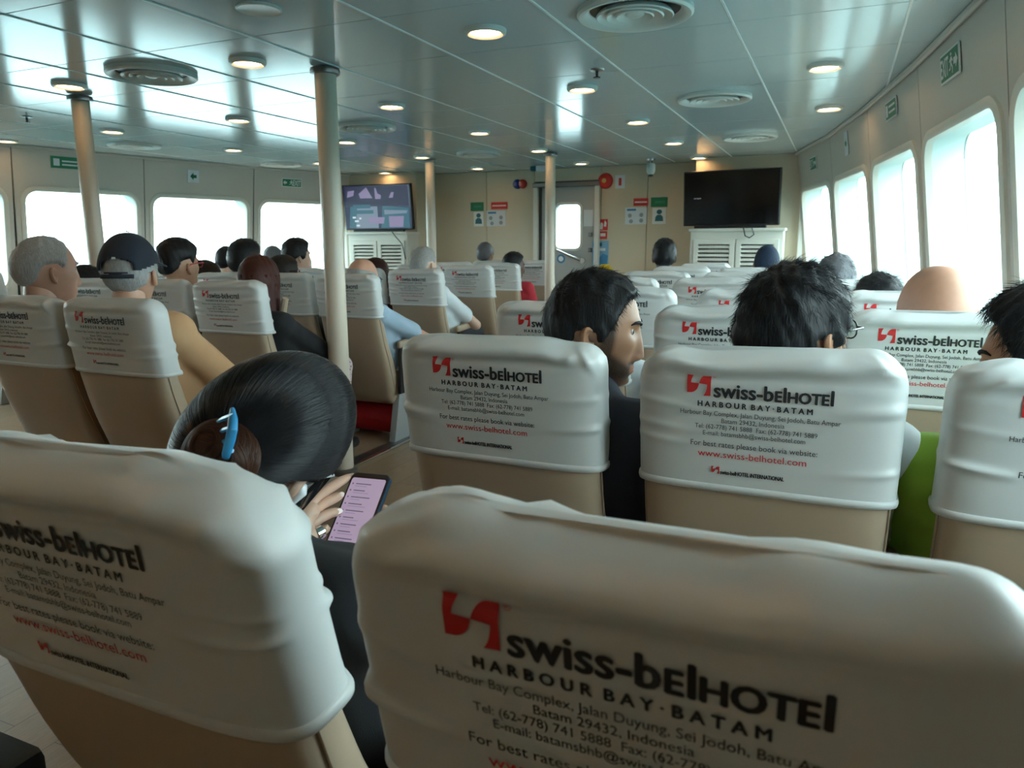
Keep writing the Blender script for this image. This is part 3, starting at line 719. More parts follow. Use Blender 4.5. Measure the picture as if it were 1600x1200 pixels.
put(red, 'www.swiss-belhotel.com', -.106, .074, T0-.1790, .0115, .006)
put_polys(red, mark_polys(-.082, T0-.196, .014, .013))
put(blk, 'swiss-belHOTEL iNTERNATiONAL', -.066, .040, T0-.2090, .0068, .03)

def make_seat():
    t = empty('passenger_seat')
    o = mesh('backrest', backV, backF, 'tan', t, True); 
    cv = bpy.data.objects.new('headrest_cover', covers[0]); link(cv, t); cv['label'] = 'pale grey slip-on cover printed with hotel advertising'
    h_ = bpy.data.objects.new('hem', hem_me); link(h_, cv)
    blk.build('printed_lettering', 'ink', cv)['kind'] = 'stuff'; red.build('printed_red_marks', 'ink_red', cv)['kind'] = 'stuff'
    # back panel seam along the sides of the shell
    V = []
    for sg in (-1, 1):
        pts = []
        for i in range(16):
            z = .30+i*(.455/15); w_, yc, T = section(z, -.002); pts.append((sg*w_*.985, yc-T*.16, z))
        mb = MB().tube(pts, .0022, 6); mb.build('side_piping', 'tan', t, True)
    bm = MB().box((0, .40, .385), (.405, .46, .115), Matrix.Rotation(math.radians(4), 3, 'X'), bev=.035); bm.build('seat_cushion', 'tan', t, True, 60)
    MB().box((0, .38, .30), (.36, .36, .05), bev=.01).build('seat_pan', 'collar', t)
    for sg in (-1, 1):
        mb = MB(); mb.prism([(.17, .005), (.33, .005), (.42, .30), (.24, .30)], (sg*.185-.02, 0, 0), Vector((0, 1, 0)), Vector((0, 0, 1)), Vector((1, 0, 0)), .04); mb.build('leg', 'metal_grey', t)
        if sg < 0: continue
        ar = MB().box((sg*.228, .36, .60), (.028, .32, .045), Matrix.Rotation(math.radians(3), 3, 'X'), bev=.012).build('armrest', 'tan', t, True, 60)
        MB().prism([(.20, .30), (.27, .30), (.30, .59), (.22, .59)], (sg*.228-.010, 0, 0), Vector((0, 1, 0)), Vector((0, 0, 1)), Vector((1, 0, 0)), .02).build('armrest_bracket', 'black_plastic', ar)
    return t
seat0 = make_seat(); seat_used = False; seat_i = 0
def seat(cx, Y, label, group, rz=0, dz=0, var=None, sc=(1, 1, 1), rx=0):
    global seat_used, seat_i
    s_ = seat0 if not seat_used else copy_tree(seat0)
    seat_used = True; s_.location = (cx, Y, dz); s_.scale = sc; s_.rotation_euler = (rx, 0, rz); tag(s_, label, 'seat', group)
    k = seat_i % 3 if var is None else var; seat_i += 1
    for ch in s_.children:
        if ch.name.startswith('headrest_cover'): ch.data = covers[k]
        if k == 3 and ch.name.startswith('backrest'): ch.scale = (.985, 1, .968)
    return s_
GR, GC, GL = 'seats of the right block', 'seats of the centre block', 'seats beside the left windows'
R_ROWS = [
 (.470, [(-.617, 'grey-covered seat at bottom left, directly behind the woman with a hair bun'), (-.096, 'nearest grey-covered seat, largest in the picture at bottom right')]),
 (1.222, [(-.585, 'grey-covered seat behind the bearded man in navy, beside the aisle'), (-.098, 'grey-covered seat of the man with black hair and glasses, middle of second row'), (.372, 'grey-covered seat at the right edge in front of the man in lime green')]),
 (2.06, [(-.765, 'seat partly hidden behind the bearded man, left of his head'), (-.268, 'seat in front of the man with black hair and glasses'), (.222, 'seat behind the bald man beside the right windows')]),
 (2.88, [(-.79, 'seat top right of the bearded man, third ahead of the viewer beside the aisle'), (-.29, 'seat just above the one in front of the glasses man, its top rounded'), (.21, 'seat behind the spiky-haired head, right of the glasses man')]),
 (3.72, [(-1.05, 'seat beside the aisle with only its right shoulder showing past the bearded man'), (-.56, 'seat with red print just showing, centre of the fifth row on the right'), (-.09, 'seat of the fifth right row nearest the windows')]),
 (4.55, [(-1.04, 'wide pale seat top of the sixth right row beside the aisle'), (-.55, 'seat top of the sixth right row nearest the windows')]),
 (5.38, [(-1.05, 'seat top of the seventh right row beside the aisle'), (-.575, 'seat top of the seventh right row nearest the windows')]),
 (6.22, [(-1.02, 'farthest right-hand seat top in front of the cabinet')]),
]
for Y, L in R_ROWS:
    for cx, lab in L: seat(cx, Y, lab, GR, sc=(1.06, 1, .988 if cx < -.3 else .992) if Y < .5 else (1, 1, 1), rx=.08 if Y < .5 else 0, var=(3 if cx < -.3 else 1) if Y < .5 else None)
C_ROWS = [(1.62, -2.15, ('seat of the man in the dark cap', 'seat of the grey-haired man at the left edge', None)),
 (2.62, -2.64, ('seat of the woman with long red-brown hair', 'seat of the man with red glasses', 'third seat from the aisle beyond the grey-haired man')),
 (3.45, -2.57, ('seat behind the tall aisle pillar, holding the balding man in light blue', 'seat left of the balding man in light blue', 'third seat from the aisle two rows beyond the red glasses man')),
 (4.30, -2.63, ('seat of the grey-haired person left of the aisle, fourth in the line', 'seat of the woman with long dark red hair beyond the balding man', 'third seat from the aisle in the fourth centre row')),
 (5.15, -2.66, ('aisle seat of the fifth centre row, just past the grey head', 'second seat of the fifth centre row', None)),
 (6.00, -2.80, ('aisle seat left of the man in the red shirt', 'second seat of the sixth centre row', None)),
 (6.85, -2.80, ('farthest centre seat, right behind the man in the red shirt', 'seat of the last centre row beneath the grey head by the bulkhead', None))]
for Y, cx, labs in C_ROWS:
    for k, lab in enumerate(labs):
        if lab: seat(cx-k*.463, Y, lab, GC)
seat(-3.96, 3.45, 'fourth seat from the aisle beside the pillar in front of the left window', GC)
for j, Y in enumerate((3.2, 4.05, 4.9, 5.7, 6.5)):
    for k in range(2 if Y < 6 else 1):
        if -5.5-.46*k-.25 < wall_x(LW, Y)+.0: continue
        seat(-5.50-.46*k, Y, 'left-block seat %s in the %s row by the left windows' % (('nearest the aisle', 'against the wall')[k], ('nearest', 'second', 'third', 'fourth', 'farthest')[j]), GL)
# ================================================================== PEOPLE
def sstep(a, b, x):
    t = np.clip((x-a)/(b-a), 0, 1); return t*t*(3-2*t)
def gz(v, s): return np.exp(-(v/s)**2)
def head_geo(nu=96, nv=84, bald=False, nose=1.0):
    u = np.linspace(-np.pi, np.pi, nu, endpoint=False); az = u-.5*np.sin(u)
    el = np.linspace(-np.pi/2, np.pi/2, nv)
    AZ, EL = np.meshgrid(az, el); AZ = AZ.ravel(); EL = EL.ravel()
    nx, ny, nz = np.sin(AZ)*np.cos(EL), np.cos(AZ)*np.cos(EL), np.sin(EL)
    x = .076*np.sign(nx)*np.abs(nx)**.90; y = .098*np.sign(ny)*np.abs(ny)**.88; z = .118*nz
    t = sstep(0, -1, nz)
    x = x*(1-.26*t); y = np.where(y < 0, y*(1-.42*t), y*(1-.08*t)); y = y+.040*sstep(-.25, -1, nz)
    y = np.where((ny < 0) & (nz > -.3), y*(1+.05*sstep(-.3, .3, nz)), y)
    wf = sstep(.05, .45, ny); ax = np.abs(x)
    pz = [-.062, -.055, -.049, -.042, -.034, -.016, .004, .022]; pv = [0, .004, .017, .024, .022, .013, .005, 0]
    prof = np.interp(z, pz, pv)*nose; wd = np.interp(z, [-.055, -.040, .0, .02], [.016, .0135, .009, .010])
    d = prof*np.exp(-(x/wd)**2)
    d += .006*gz(z+.046, .007)*gz(ax-.013, .006)
    d += .006*gz(z-.031, .010)*gz(ax-.027, .022)
    d += -.010*gz(z-.012, .012)*gz(ax-.031, .016)
    d += .007*gz(z+.071, .011)*gz(x, .024)-.004*gz(z+.071, .0025)*gz(x, .022)
    d += -.004*gz(z+.088, .007)*gz(x, .02)+.007*gz(z+.105, .012)*gz(x, .02)
    d += .004*gz(z+.018, .02)*gz(ax-.046, .016)
    y = y+d*wf
    V = np.stack([x, y, z], 1); Fs = []
    for j in range(nv-1):
        for i in range(nu):
            a, b = j*nu+i, j*nu+(i+1) % nu; Fs.append((a, b, b+nu, a+nu))
    azd = np.degrees(np.abs(AZ))
    # beard region
    zj = np.interp(y, [-.03, 0., .03, .06, .09], [.004, -.006, -.026, -.046, -.060])
    jaw = sstep(.014, -.012, z-zj)*sstep(-.032, -.012, y)*sstep(-.13, -.08, z+.02*0)
    must = gz(z+.059, .007)*sstep(.036, .026, ax)*wf
    side = sstep(58, 66, azd)*sstep(86, 78, azd)*sstep(.03, .01, z)*sstep(-.09, -.07, z)
    lip = gz(z+.071, .008)*sstep(.026, .018, ax)*wf
    beard = np.clip(np.maximum(np.maximum(jaw, must), side)-1.2*lip, 0, 1)
    return V, Fs, beard, lip, azd
def ear_geo(sg, n=18):
    rs = [(.0, .001), (.3, .001), (.55, .003), (.72, .009), (.86, .012), (.97, .008), (1.0, .003)]
    uu = np.array([sg*.50, -.866, 0]); vv = np.array([0, -.16, .987]); nn = np.array([sg*.86, .50, 0])
    base = np.array([sg*.0675, .008, -.014]); V = []; Fs = []
    for q in (0, 1):
        for r, dpt in rs:
            for k in range(n):
                a = 2*math.pi*k/n; cu, cv = math.cos(a), math.sin(a)
                U_ = .0165*r*cu*(1.0 if cv > 0 else 1-.28*abs(cv))+.016; W_ = .029*r*cv
                dd = dpt if q == 0 else -.004+.004*r
                # opening in front of the concha, lobe
                if q == 0 and cu < -.5 and r > .6: dd *= .5
                V.append(base+uu*U_+vv*W_+nn*dd)
    m_ = len(rs)*n
    for q in (0, 1):
        for i in range(len(rs)-1):
            for k in range(n):
                f = (q*m_+i*n+k, q*m_+i*n+(k+1) % n, q*m_+(i+1)*n+(k+1) % n, q*m_+(i+1)*n+k); Fs.append(f if (q == 0) == (sg > 0) else f[::-1])
    i = len(rs)-1
    for k in range(n): Fs.append((i*n+k, i*n+(k+1) % n, m_+i*n+(k+1) % n, m_+i*n+k))
    return np.array(V), Fs
HEADS = {}
def face_y(x, z):
    V = get_head('hi')[0]; m_ = V[:, 1] > 0
    d = (np.abs(V[:, 0])-abs(x))**2+(V[:, 2]-z)**2; d[~m_] = 9; i = np.argsort(d)[:4]; return float(V[i, 1].mean())
def get_head(res):
    if res not in HEADS: HEADS[res] = head_geo(96, 84) if res == 'hi' else head_geo(56, 48)
    return HEADS[res]
LINES = {
 'short': [(0, .074), (30, .070), (48, .058), (62, .030), (70, .0), (80, -.030), (86, -.004), (104, -.004), (114, -.045), (150, -.066), (180, -.072)],
 'fade': [(0, .074), (30, .070), (50, .050), (66, .025), (78, .0), (86, .030), (108, .020), (122, -.020), (150, -.045), (180, -.050)],
 'receding': [(0, .100), (20, .098), (40, .080), (60, .050), (75, .005), (86, .022), (108, .014), (122, -.035), (150, -.055), (180, -.06)],
 'pulled': [(0, .078), (25, .074), (45, .055), (62, .015), (74, -.012), (82, .010), (104, .004), (114, -.045), (140, -.085), (180, -.10)],
 'long': [(0, .078), (25, .074), (45, .055), (62, .0), (75, -.06), (95, -.09), (180, -.12)],
}
def hair_geo(res, line, top, side, noise=.003, seed=0, bald_above=None):
    V, Fs, _, _, azd = get_head(res)
    z = V[:, 2]; L = LINES[line]; zl = np.interp(azd, [a for a, _ in L], [b for _, b in L])
    s_ = sstep(0, .016, z-zl)
    if bald_above is not None: s_ = s_*sstep(bald_above, bald_above-.02, z)*sstep(60, 75, azd)
    c0 = np.array([0, -.01, .0]); dr = V-c0; dr /= np.linalg.norm(dr, axis=1)[:, None]
    th = side+(top-side)*sstep(.02, .085, z)
    r = np.random.RandomState(seed); ph = r.rand(12)*6.28
    x, y = V[:, 0], V[:, 1]
    nz_ = np.sin(x*130+ph[0]+2*np.sin(y*60+ph[1]))*np.sin(y*110+ph[2]+z*40)+.6*np.sin(x*260+y*190+z*160+ph[3])
    th = th+noise*nz_*s_
    W = V+dr*(th*s_-(1-s_)*.006)[:, None]
    return W, Fs, s_
def capsule(a, b, r1, r2, n=14, h=4):
    a = np.array(a, float); b = np.array(b, float); d = b-a; L = np.linalg.norm(d); d = d/L if L > 1e-6 else np.array([0, 0, 1.])
    up = np.array([0, 0, 1.]) if abs(d[2]) < .9 else np.array([1., 0, 0]); p = np.cross(d, up); p /= np.linalg.norm(p); q = np.cross(d, p)
    prof = [(-math.cos(i*math.pi/2/h)*r1, math.sin(i*math.pi/2/h)*r1, 0) for i in range(h+1)]+[(math.sin(i*math.pi/2/h)*r2, math.cos(i*math.pi/2/h)*r2, 1) for i in range(h+1)]
    V = []; Fs = []
    for t, r, e in prof:
        c = (b if e else a)+d*t
        for k in range(n):
            w_ = 2*math.pi*k/n; V.append(c+(p*math.cos(w_)+q*math.sin(w_))*max(r, 1e-4))
    for i in range(len(prof)-1):
        for k in range(n): Fs.append((i*n+k, i*n+(k+1) % n, (i+1)*n+(k+1) % n, (i+1)*n+k))
    Fs.append(tuple(range(n-1, -1, -1))); Fs.append(tuple((len(prof)-1)*n+k for k in range(n)))
    return V, Fs
def fuse(caps, voxel, inflate=0., smooth=5, noise=0.):
    """union of tapered capsules as one continuous surface"""
    mb = MB()
    for a, b, r1, r2 in caps: mb.add(*capsule(a, b, r1+inflate, r2+inflate))
    me = bpy.data.meshes.new('tmp'); me.from_pydata([tuple(map(float, v)) for v in mb.V], [], mb.F)
    ob = bpy.data.objects.new('tmp', me); COL.objects.link(ob)
    md = ob.modifiers.new('r', 'REMESH'); md.mode = 'VOXEL'; md.voxel_size = voxel
    ms = ob.modifiers.new('s', 'SMOOTH'); ms.factor = .5; ms.iterations = smooth
    dg = bpy.context.evaluated_depsgraph_get(); ev = ob.evaluated_get(dg); m2 = ev.to_mesh()
    V = np.empty(len(m2.vertices)*3); m2.vertices.foreach_get('co', V); V = V.reshape(-1, 3).copy(); Fs = [tuple(p.vertices) for p in m2.polygons]
    ev.to_mesh_clear(); bpy.data.objects.remove(ob); bpy.data.meshes.remove(me)
    if noise and len(V):
        V = V+noise*np.stack([np.sin(V[:, 2]*55+V[:, 0]*31)*np.sin(V[:, 1]*43), np.sin(V[:, 2]*70+V[:, 0]*40+1)*np.sin(V[:, 0]*35+2), 0*V[:, 0]], 1)
    return V, Fs
def join(parts):
    V = []; Fs = []; k = 0
    for v, f in parts:
        V.append(np.asarray(v, float)); Fs += [tuple(i+k for i in q) for q in f]; k += len(v)
    return np.concatenate(V), Fs
def skin_mat(name, col, beardcol=(.02, .016, .014), bstr=0.):
    if name in MATS: return MATS[name]
    M = bpy.data.materials.new(name); M.use_nodes = True; nt = M.node_tree; b = nt.nodes['Principled BSDF']; L = nt.links.new
    b.inputs['Roughness'].default_value = .48; b.inputs['Subsurface Weight'].default_value = .12; b.inputs['Subsurface Radius'].default_value = (.02, .008, .004); b.inputs['Subsurface Scale'].default_value = .3
    tc = nt.nodes.new('ShaderNodeTexCoord'); n = nt.nodes.new('ShaderNodeTexNoise'); n.inputs['Scale'].default_value = 28; n.inputs['Detail'].default_value = 5; L(tc.outputs['Object'], n.inputs['Vector'])
    m1 = nt.nodes.new('ShaderNodeMix'); m1.data_type = 'RGBA'; m1.inputs[6].default_value = (*[c*.86 for c in col], 1); m1.inputs[7].default_value = (*[min(1, c*1.12) for c in col], 1); L(n.outputs[0], m1.inputs[0])
    la = nt.nodes.new('ShaderNodeAttribute'); la.attribute_name = 'lip'
    m2 = nt.nodes.new('ShaderNodeMix'); m2.data_type = 'RGBA'; m2.inputs[7].default_value = (col[0]*.72, col[1]*.42, col[2]*.45, 1); L(la.outputs['Fac'], m2.inputs[0]); L(m1.outputs[2], m2.inputs[6])
    ba = nt.nodes.new('ShaderNodeAttribute'); ba.attribute_name = 'beard'
    n2 = nt.nodes.new('ShaderNodeTexNoise'); n2.inputs['Scale'].default_value = 650; n2.inputs['Detail'].default_value = 2; L(tc.outputs['Object'], n2.inputs['Vector'])
    mr = nt.nodes.new('ShaderNodeMapRange'); mr.inputs[1].default_value = .3; mr.inputs[2].default_value = .7; mr.inputs[3].default_value = .8; mr.inputs[4].default_value = 1.0; L(n2.outputs[0], mr.inputs[0])
    mm = nt.nodes.new('ShaderNodeMath'); mm.operation = 'MULTIPLY'; L(ba.outputs['Fac'], mm.inputs[0]); L(mr.outputs[0], mm.inputs[1])
    m3b = nt.nodes.new('ShaderNodeMath'); m3b.operation = 'MULTIPLY'; m3b.inputs[1].default_value = bstr; L(mm.outputs[0], m3b.inputs[0])
    m3 = nt.nodes.new('ShaderNodeMix'); m3.data_type = 'RGBA'; m3.inputs[7].default_value = (*beardcol, 1); L(m3b.outputs[0], m3.inputs[0]); L(m2.outputs[2], m3.inputs[6]); L(m3.outputs[2], b.inputs['Base Color'])
    MATS[name] = M; return M
def hair_mat(name, col, rough=.5):
    """hair mass: dark base with fine strand grain"""
    if name in MATS: return MATS[name]
    M = bpy.data.materials.new(name); M.use_nodes = True; nt = M.node_tree; b = nt.nodes['Principled BSDF']; L = nt.links.new
    tc = nt.nodes.new('ShaderNodeTexCoord'); mp = nt.nodes.new('ShaderNodeMapping'); mp.inputs['Scale'].default_value = (260, 260, 26); L(tc.outputs['Object'], mp.inputs[0])
    n = nt.nodes.new('ShaderNodeTexNoise'); n.inputs['Scale'].default_value = 1; n.inputs['Detail'].default_value = 3; L(mp.outputs[0], n.inputs['Vector'])
    mx = nt.nodes.new('ShaderNodeMix'); mx.data_type = 'RGBA'; mx.inputs[6].default_value = (*[c*.55 for c in col], 1); mx.inputs[7].default_value = (*[min(1, c*1.5) for c in col], 1); L(n.outputs[0], mx.inputs[0]); L(mx.outputs[2], b.inputs['Base Color'])
    bp = nt.nodes.new('ShaderNodeBump'); bp.inputs['Strength'].default_value = .6; bp.inputs['Distance'].default_value = .002; L(n.outputs[0], bp.inputs['Height']); L(bp.outputs[0], b.inputs['Normal'])
    b.inputs['Roughness'].default_value = rough; b.inputs['Specular IOR Level'].default_value = .25; MATS[name] = M; return M
def strand_mat(name, col, rough=.32):
    if name in MATS: return MATS[name]
    M = bpy.data.materials.new(name); M.use_nodes = True; b = M.node_tree.nodes['Principled BSDF']
    b.inputs['Base Color'].default_value = (*col, 1); b.inputs['Roughness'].default_value = rough; b.inputs['Specular IOR Level'].default_value = .22
    MATS[name] = M; return M
def strands(name, P, radius, material, parent):
    """P: (n, k, 3) strand points -> one hair-curves object"""
    n, k, _ = P.shape
    hc = bpy.data.hair_curves.new(name); hc.add_curves([k]*n)
    hc.attributes['position'].data.foreach_set('vector', P.reshape(-1).astype(np.float32))
    ra = hc.attributes.get('radius') or hc.attributes.new('radius', 'FLOAT', 'POINT')
    prof = np.tile(np.interp(np.linspace(0, 1, k), [0, .7, 1], [1, .9, .25])*radius, n).astype(np.float32); ra.data.foreach_set('value', prof)
    hc.materials.append(MATS[material] if isinstance(material, str) else material)
    o = bpy.data.objects.new(name, hc); link(o, parent); o['kind'] = 'stuff'; return o
def short_strands(W, Fs, s_, n, length, flow, seed=1, k=5, stand=.45, jitter=.5):
    r = np.random.RandomState(seed); F4 = np.array([f for f in Fs if len(f) == 4]); F4 = F4[(s_[F4] > .55).all(1)]
    A, B, C, D = (W[F4[:, i]] for i in range(4)); nrm = np.cross(B-A, D-A); ar = np.linalg.norm(nrm, axis=1)
    pick = r.choice(len(F4), n, p=ar/ar.sum()); u, v = r.rand(n, 1), r.rand(n, 1)
    P0 = (A[pick]*(1-u)+B[pick]*u)*(1-v)+(D[pick]*(1-u)+C[pick]*u)*v
    N = nrm[pick]/np.maximum(ar[pick], 1e-9)[:, None]
    c0 = np.array([0, -.01, 0]); sgn = np.sign(((P0-c0)*N).sum(1)); N *= sgn[:, None]
    Fl = flow(P0); Fl = Fl-(Fl*N).sum(1)[:, None]*N; Fl /= np.maximum(np.linalg.norm(Fl, axis=1), 1e-6)[:, None]
    # clumping: neighbouring strands share a lean
    cl = np.stack([np.sin(P0[:, 0]*170+P0[:, 2]*90), np.sin(P0[:, 1]*150+P0[:, 0]*60+1), np.sin(P0[:, 2]*160+P0[:, 1]*70+2)], 1)
    d = Fl+N*stand+jitter*(.6*cl+.5*r.randn(n, 3)); d /= np.linalg.norm(d, axis=1)[:, None]
    L_ = length(P0)*(.6+.6*r.rand(n)); out = np.zeros((n, k, 3)); p = P0-N*.003
    for i in range(k):
        out[:, i] = p; d = d-N*.10+Fl*.08; d /= np.linalg.norm(d, axis=1)[:, None]; p = p+d*(L_/(k-1))[:, None]
    return out
def hand_geo(wrist, dirv, palm_n, side=1, curl=.5, spread=.12, s=1.0):
    """palm and five unequal, bent fingers; dirv: towards the fingertips, palm_n: out of the palm"""
    f = Vector(dirv).normalized(); pn = Vector(palm_n); pn = (pn-f*pn.dot(f)).normalized(); a = f.cross(pn).normalized()*side; Wp = Vector(wrist)
    parts = []
    V = []; Fs = []; n = 12
    for t, w_, th in ((-.02, .024, .019), (.0, .026, .019), (.03, .036, .018), (.065, .042, .015), (.085, .040, .012), (.094, .030, .006)):
        for k in range(n):
            q = 2*math.pi*k/n; V.append(Wp+f*(t*s)+a*(w_*s*math.cos(q))+pn*(th*s*math.sin(q)))
    for i in range(5):
        for k in range(n): Fs.append((i*n+k, i*n+(k+1) % n, (i+1)*n+(k+1) % n, (i+1)*n+k))
    Fs.append(tuple(range(n-1, -1, -1))); Fs.append(tuple(5*n+k for k in range(n))); parts.append((V, Fs))
    for j, (off, ln) in enumerate(((-.030, .070), (-.010, .080), (.011, .075), (.030, .060))):
        base = Wp+f*(.082*s)+a*(off*s); d = (f+a*(spread*(j-1.5))).normalized(); pts = [base-d*.015*s, base]; p = base
        for b_ in range(3):
            ang = curl*(.55+.25*b_); ax_ = d.cross(pn); d = (Matrix.Rotation(ang, 3, ax_) @ d).normalized(); p = p+d*(ln*s*(.45, .31, .24)[b_]); pts.append(p)
        mb = MB().tube(pts, [.0092*s, .0092*s, .0084*s, .0076*s, .0052*s], 10); parts.append((mb.V, mb.F))
    b0 = Wp+f*.025*s-a*.026*s; d = (f*.7-a*.75+pn*.35).normalized(); p1 = b0+d*.035*s; d2 = (f*.95-a*.30+pn*.35).normalized(); p2 = p1+d2*.030*s; p3 = p2+(d2+f*.3).normalized()*.024*s
    mb = MB().tube([b0-d*.01*s, b0+d*.012*s, p1, p2, p3], [.013*s, .0125*s, .0105*s, .009*s, .006*s], 10); parts.append((mb.V, mb.F))
    return parts
def hrot(yaw, pitch, roll=0): return Matrix.Rotation(-math.radians(yaw), 3, 'Z') @ Matrix.Rotation(-math.radians(pitch), 3, 'X') @ Matrix.Rotation(math.radians(roll), 3, 'Y')
def tr(V, R, H, s=1.0): return np.asarray(V, float)*s @ np.array(R).T+np.array(H)
def person(H, label, seatpos, yaw=0, pitch=0, roll=0, skin=('skin_mid', (.45, .27, .18)), shirt='shirt_grey', trousers='trousers_dark', hair=None, res='lo', scale=1.0, sleeve='short', tyaw=0, nose=1.0, beard=0., arms=True, elbows=None, wrists=None, group='passengers', build=1.0, hands=None, shoulder_drop=.0, custom_hands=None):
    cx, Y = seatpos; base = np.array([cx, Y+.40, 0.]); Hh = np.array(H)-base
    R = hrot(yaw, pitch, roll); s = scale
    V, Fs, bd, lp, _ = get_head(res)
    head = tr(V, R, Hh, s)
    e1, e2 = ear_geo(1), ear_geo(-1)
    ty = math.radians(tyaw); tx = np.array([math.cos(ty), -math.sin(ty), 0]); tf = np.array([math.sin(ty), math.cos(ty), 0])
    nb = Hh+np.array([0, -.03, -.150*s])-tf*.005; nt_ = tr([[0, -.022, -.055]], R, Hh, s)[0]
    sc = nb+np.array([0, 0, -.05-shoulder_drop]); pel = np.array([0, -.07, .50]); pel = pel+np.array([(sc[0])*.3, 0, 0])
    sh = [sc+tx*q*.155*build for q in (-1, 1)]
    mid = pel*.45+sc*.55; che = pel*.2+sc*.8
    torso = [(pel-tx*.075, mid-tx*.075*build, .125, .115), (pel+tx*.075, mid+tx*.075*build, .125, .115), (mid-tx*.075*build, che-tx*.085*build, .115, .105), (mid+tx*.075*build, che+tx*.085*build, .115, .105), (mid, sc, .11, .085), (sh[0], sh[1], .060*build, .060*build), (che-tx*.08, sh[0], .09, .06), (che+tx*.08, sh[1], .09, .06), (sc, nb, .075, .062)]
    neck = [(nb+np.array([0, 0, -.03]), nt_, .060, .052*s)]
    eb = elbows or [sh[i]+np.array([q*.055, .07, -.25]) for i, q in enumerate((-1, 1))]
    wr = wrists or [np.array([q*.075, .17, .62]) for q in (-1, 1)]
    eb = [np.array(e, float) for e in eb]; wr = [np.array(w_, float) for w_ in wr]
    armsc = []
    for i in (0, 1): armsc += [(sh[i], eb[i], .046, .038), (eb[i], wr[i], .039, .026)]
    legs = []
    for q in (-1, 1): legs += [(pel+tx*q*.085+np.array([0, 0, -.01]), np.array([q*.10, .34, .50]), .085, .062), (np.array([q*.10, .34, .50]), np.array([q*.10, .30, .09]), .058, .038)]
    vox = .011 if res == 'hi' else .014
    parts = [(head, Fs), (tr(e1[0], R, Hh, s), e1[1]), (tr(e2[0], R, Hh, s), e2[1]), fuse(torso+neck+armsc+legs, vox)]
    hb = hands or [(w_-e)/np.linalg.norm(w_-e) for w_, e in zip(wr, eb)]
    if custom_hands: parts += custom_hands
    for i, q in enumerate((-1, 1)):
        if not custom_hands: parts += hand_geo(wr[i], hb[i], (-q*.25, .1, -1), q, .45)
    BV, BF = join(parts)
    o = mesh('person', BV, BF, skin_mat(skin[0]+('_bd%d' % int(beard*100) if beard else ''), skin[1], bstr=beard), None, True, Vector(base))
    for nm, arr in (('beard', bd), ('lip', lp)):
        at = o.data.attributes.new(nm, 'FLOAT', 'POINT'); full = np.zeros(len(BV), np.float32); full[:len(arr)] = arr; at.data.foreach_set('value', full)
    tag(o, label, 'person', group)
    sl = []
    for i in (0, 1):
        if sleeve == 'long': sl += [(sh[i], eb[i], .050, .044), (eb[i], wr[i], .043, .032)]
        else: sl += [(sh[i], sh[i]*.32+eb[i]*.68, .052, .048)]
    vs, fs = fuse(torso+[(sc, nb+np.array([0, 0, -.012]), .08, .064)]+sl, vox, .010, 6, .003)
    mesh('shirt', vs, fs, shirt, o, True)
    vs, fs = fuse(legs+[(pel-tx*.07, pel+tx*.07, .12, .12)], .016, .010, 4)
    mesh('trousers', vs, fs, trousers, o, True)
    for q in (-1, 1):
        vs, fs = fuse([(np.array([q*.10, .28, .045]), np.array([q*.10, .44, .035]), .042, .034)], .012, 0, 3); mesh('shoe', vs, fs, 'black_plastic', o, True)
    # eyes, eyebrows
    ye = face_y(.031, .012)-.0078
    for q in (-1, 1):
        mb = MB().lathe([(0, -.0115), (.0058, -.010), (.010, -.0058), (.0115, 0), (.010, .0058), (.0058, .010), (0, .0115)], n=14)
        mesh('eye', tr(np.array([tuple(v) for v in mb.V])+np.array([q*.031, ye, .011]), R, Hh, s), mb.F, mat('eye_white', (.40, .37, .34), .25), o, True)
        mb = MB().lathe([(0, .0122), (.003, .0118), (.0058, .0103), (.0052, .0098)][::-1], n=14, M=Matrix.Rotation(-math.pi/2, 3, 'X'))
        mesh('iris', tr(np.array([tuple(v) for v in mb.V])+np.array([q*.031, ye, .011]), R, Hh, s), mb.F, mat('iris', (.02, .012, .008), .15), o, True)
        if hair and hair.get('brow', True):
            mb = MB().tube([(q*a_, face_y(a_, b_)+.0005, b_) for a_, b_ in ((.013, .027), (.022, .031), (.032, .033), (.041, .032), (.049, .027))], [.0030, .0042, .0042, .0034, .0014], 6)
            mesh('eyebrow', tr(np.array([tuple(v) for v in mb.V]), R, Hh, s), mb.F, hair_mat(*hair['mat']), o, True)
    info = dict(o=o, R=R, H=Hh, s=s, sh=sh, nb=nb, base=base)
    if hair:
        W, HF, hs = hair_geo(res, hair.get('line', 'short'), hair['top'], hair['side'], hair.get('noise', .003), hair.get('seed', 0), hair.get('bald_above'))
        ho = mesh('hair', tr(W, R, Hh, s), HF, hair_mat(*hair['mat']), o, True); info['hair'] = ho
        if hair.get('curtain'):
            L_ = hair['curtain']; n = 44; m_ = 16; cv = []; cf = []; a0, a1 = hair.get('arc', (62, 298))
            for lay_, off in ((0, .0), (1, -.016)):
                for j in range(m_):
                    t = j/(m_-1); zz = .04-t*L_
                    for i in range(n):
                        a = math.radians(a0+(a1-a0)*i/(n-1))
                        rx = np.interp(t, [0, .25, .6, 1], [.088, .094, .100, .092])+off; ry = np.interp(t, [0, .25, .6, 1], [.112, .106, .095, .082])+off
                        wv = .004*math.sin(i*1.9+j*.3)+.003*math.sin(i*.8+j*.9)
                        cv.append(((rx+wv)*math.sin(a), (ry+wv)*math.cos(a)-.012*t, zz+(.012*math.sin(i*2.3) if j == m_-1 else 0)))
            K = n*m_
            for q in (0, 1):
                for j in range(m_-1):
                    for i in range(n-1):
                        f = (q*K+j*n+i, q*K+j*n+i+1, q*K+(j+1)*n+i+1, q*K+(j+1)*n+i); cf.append(f if q else f[::-1])
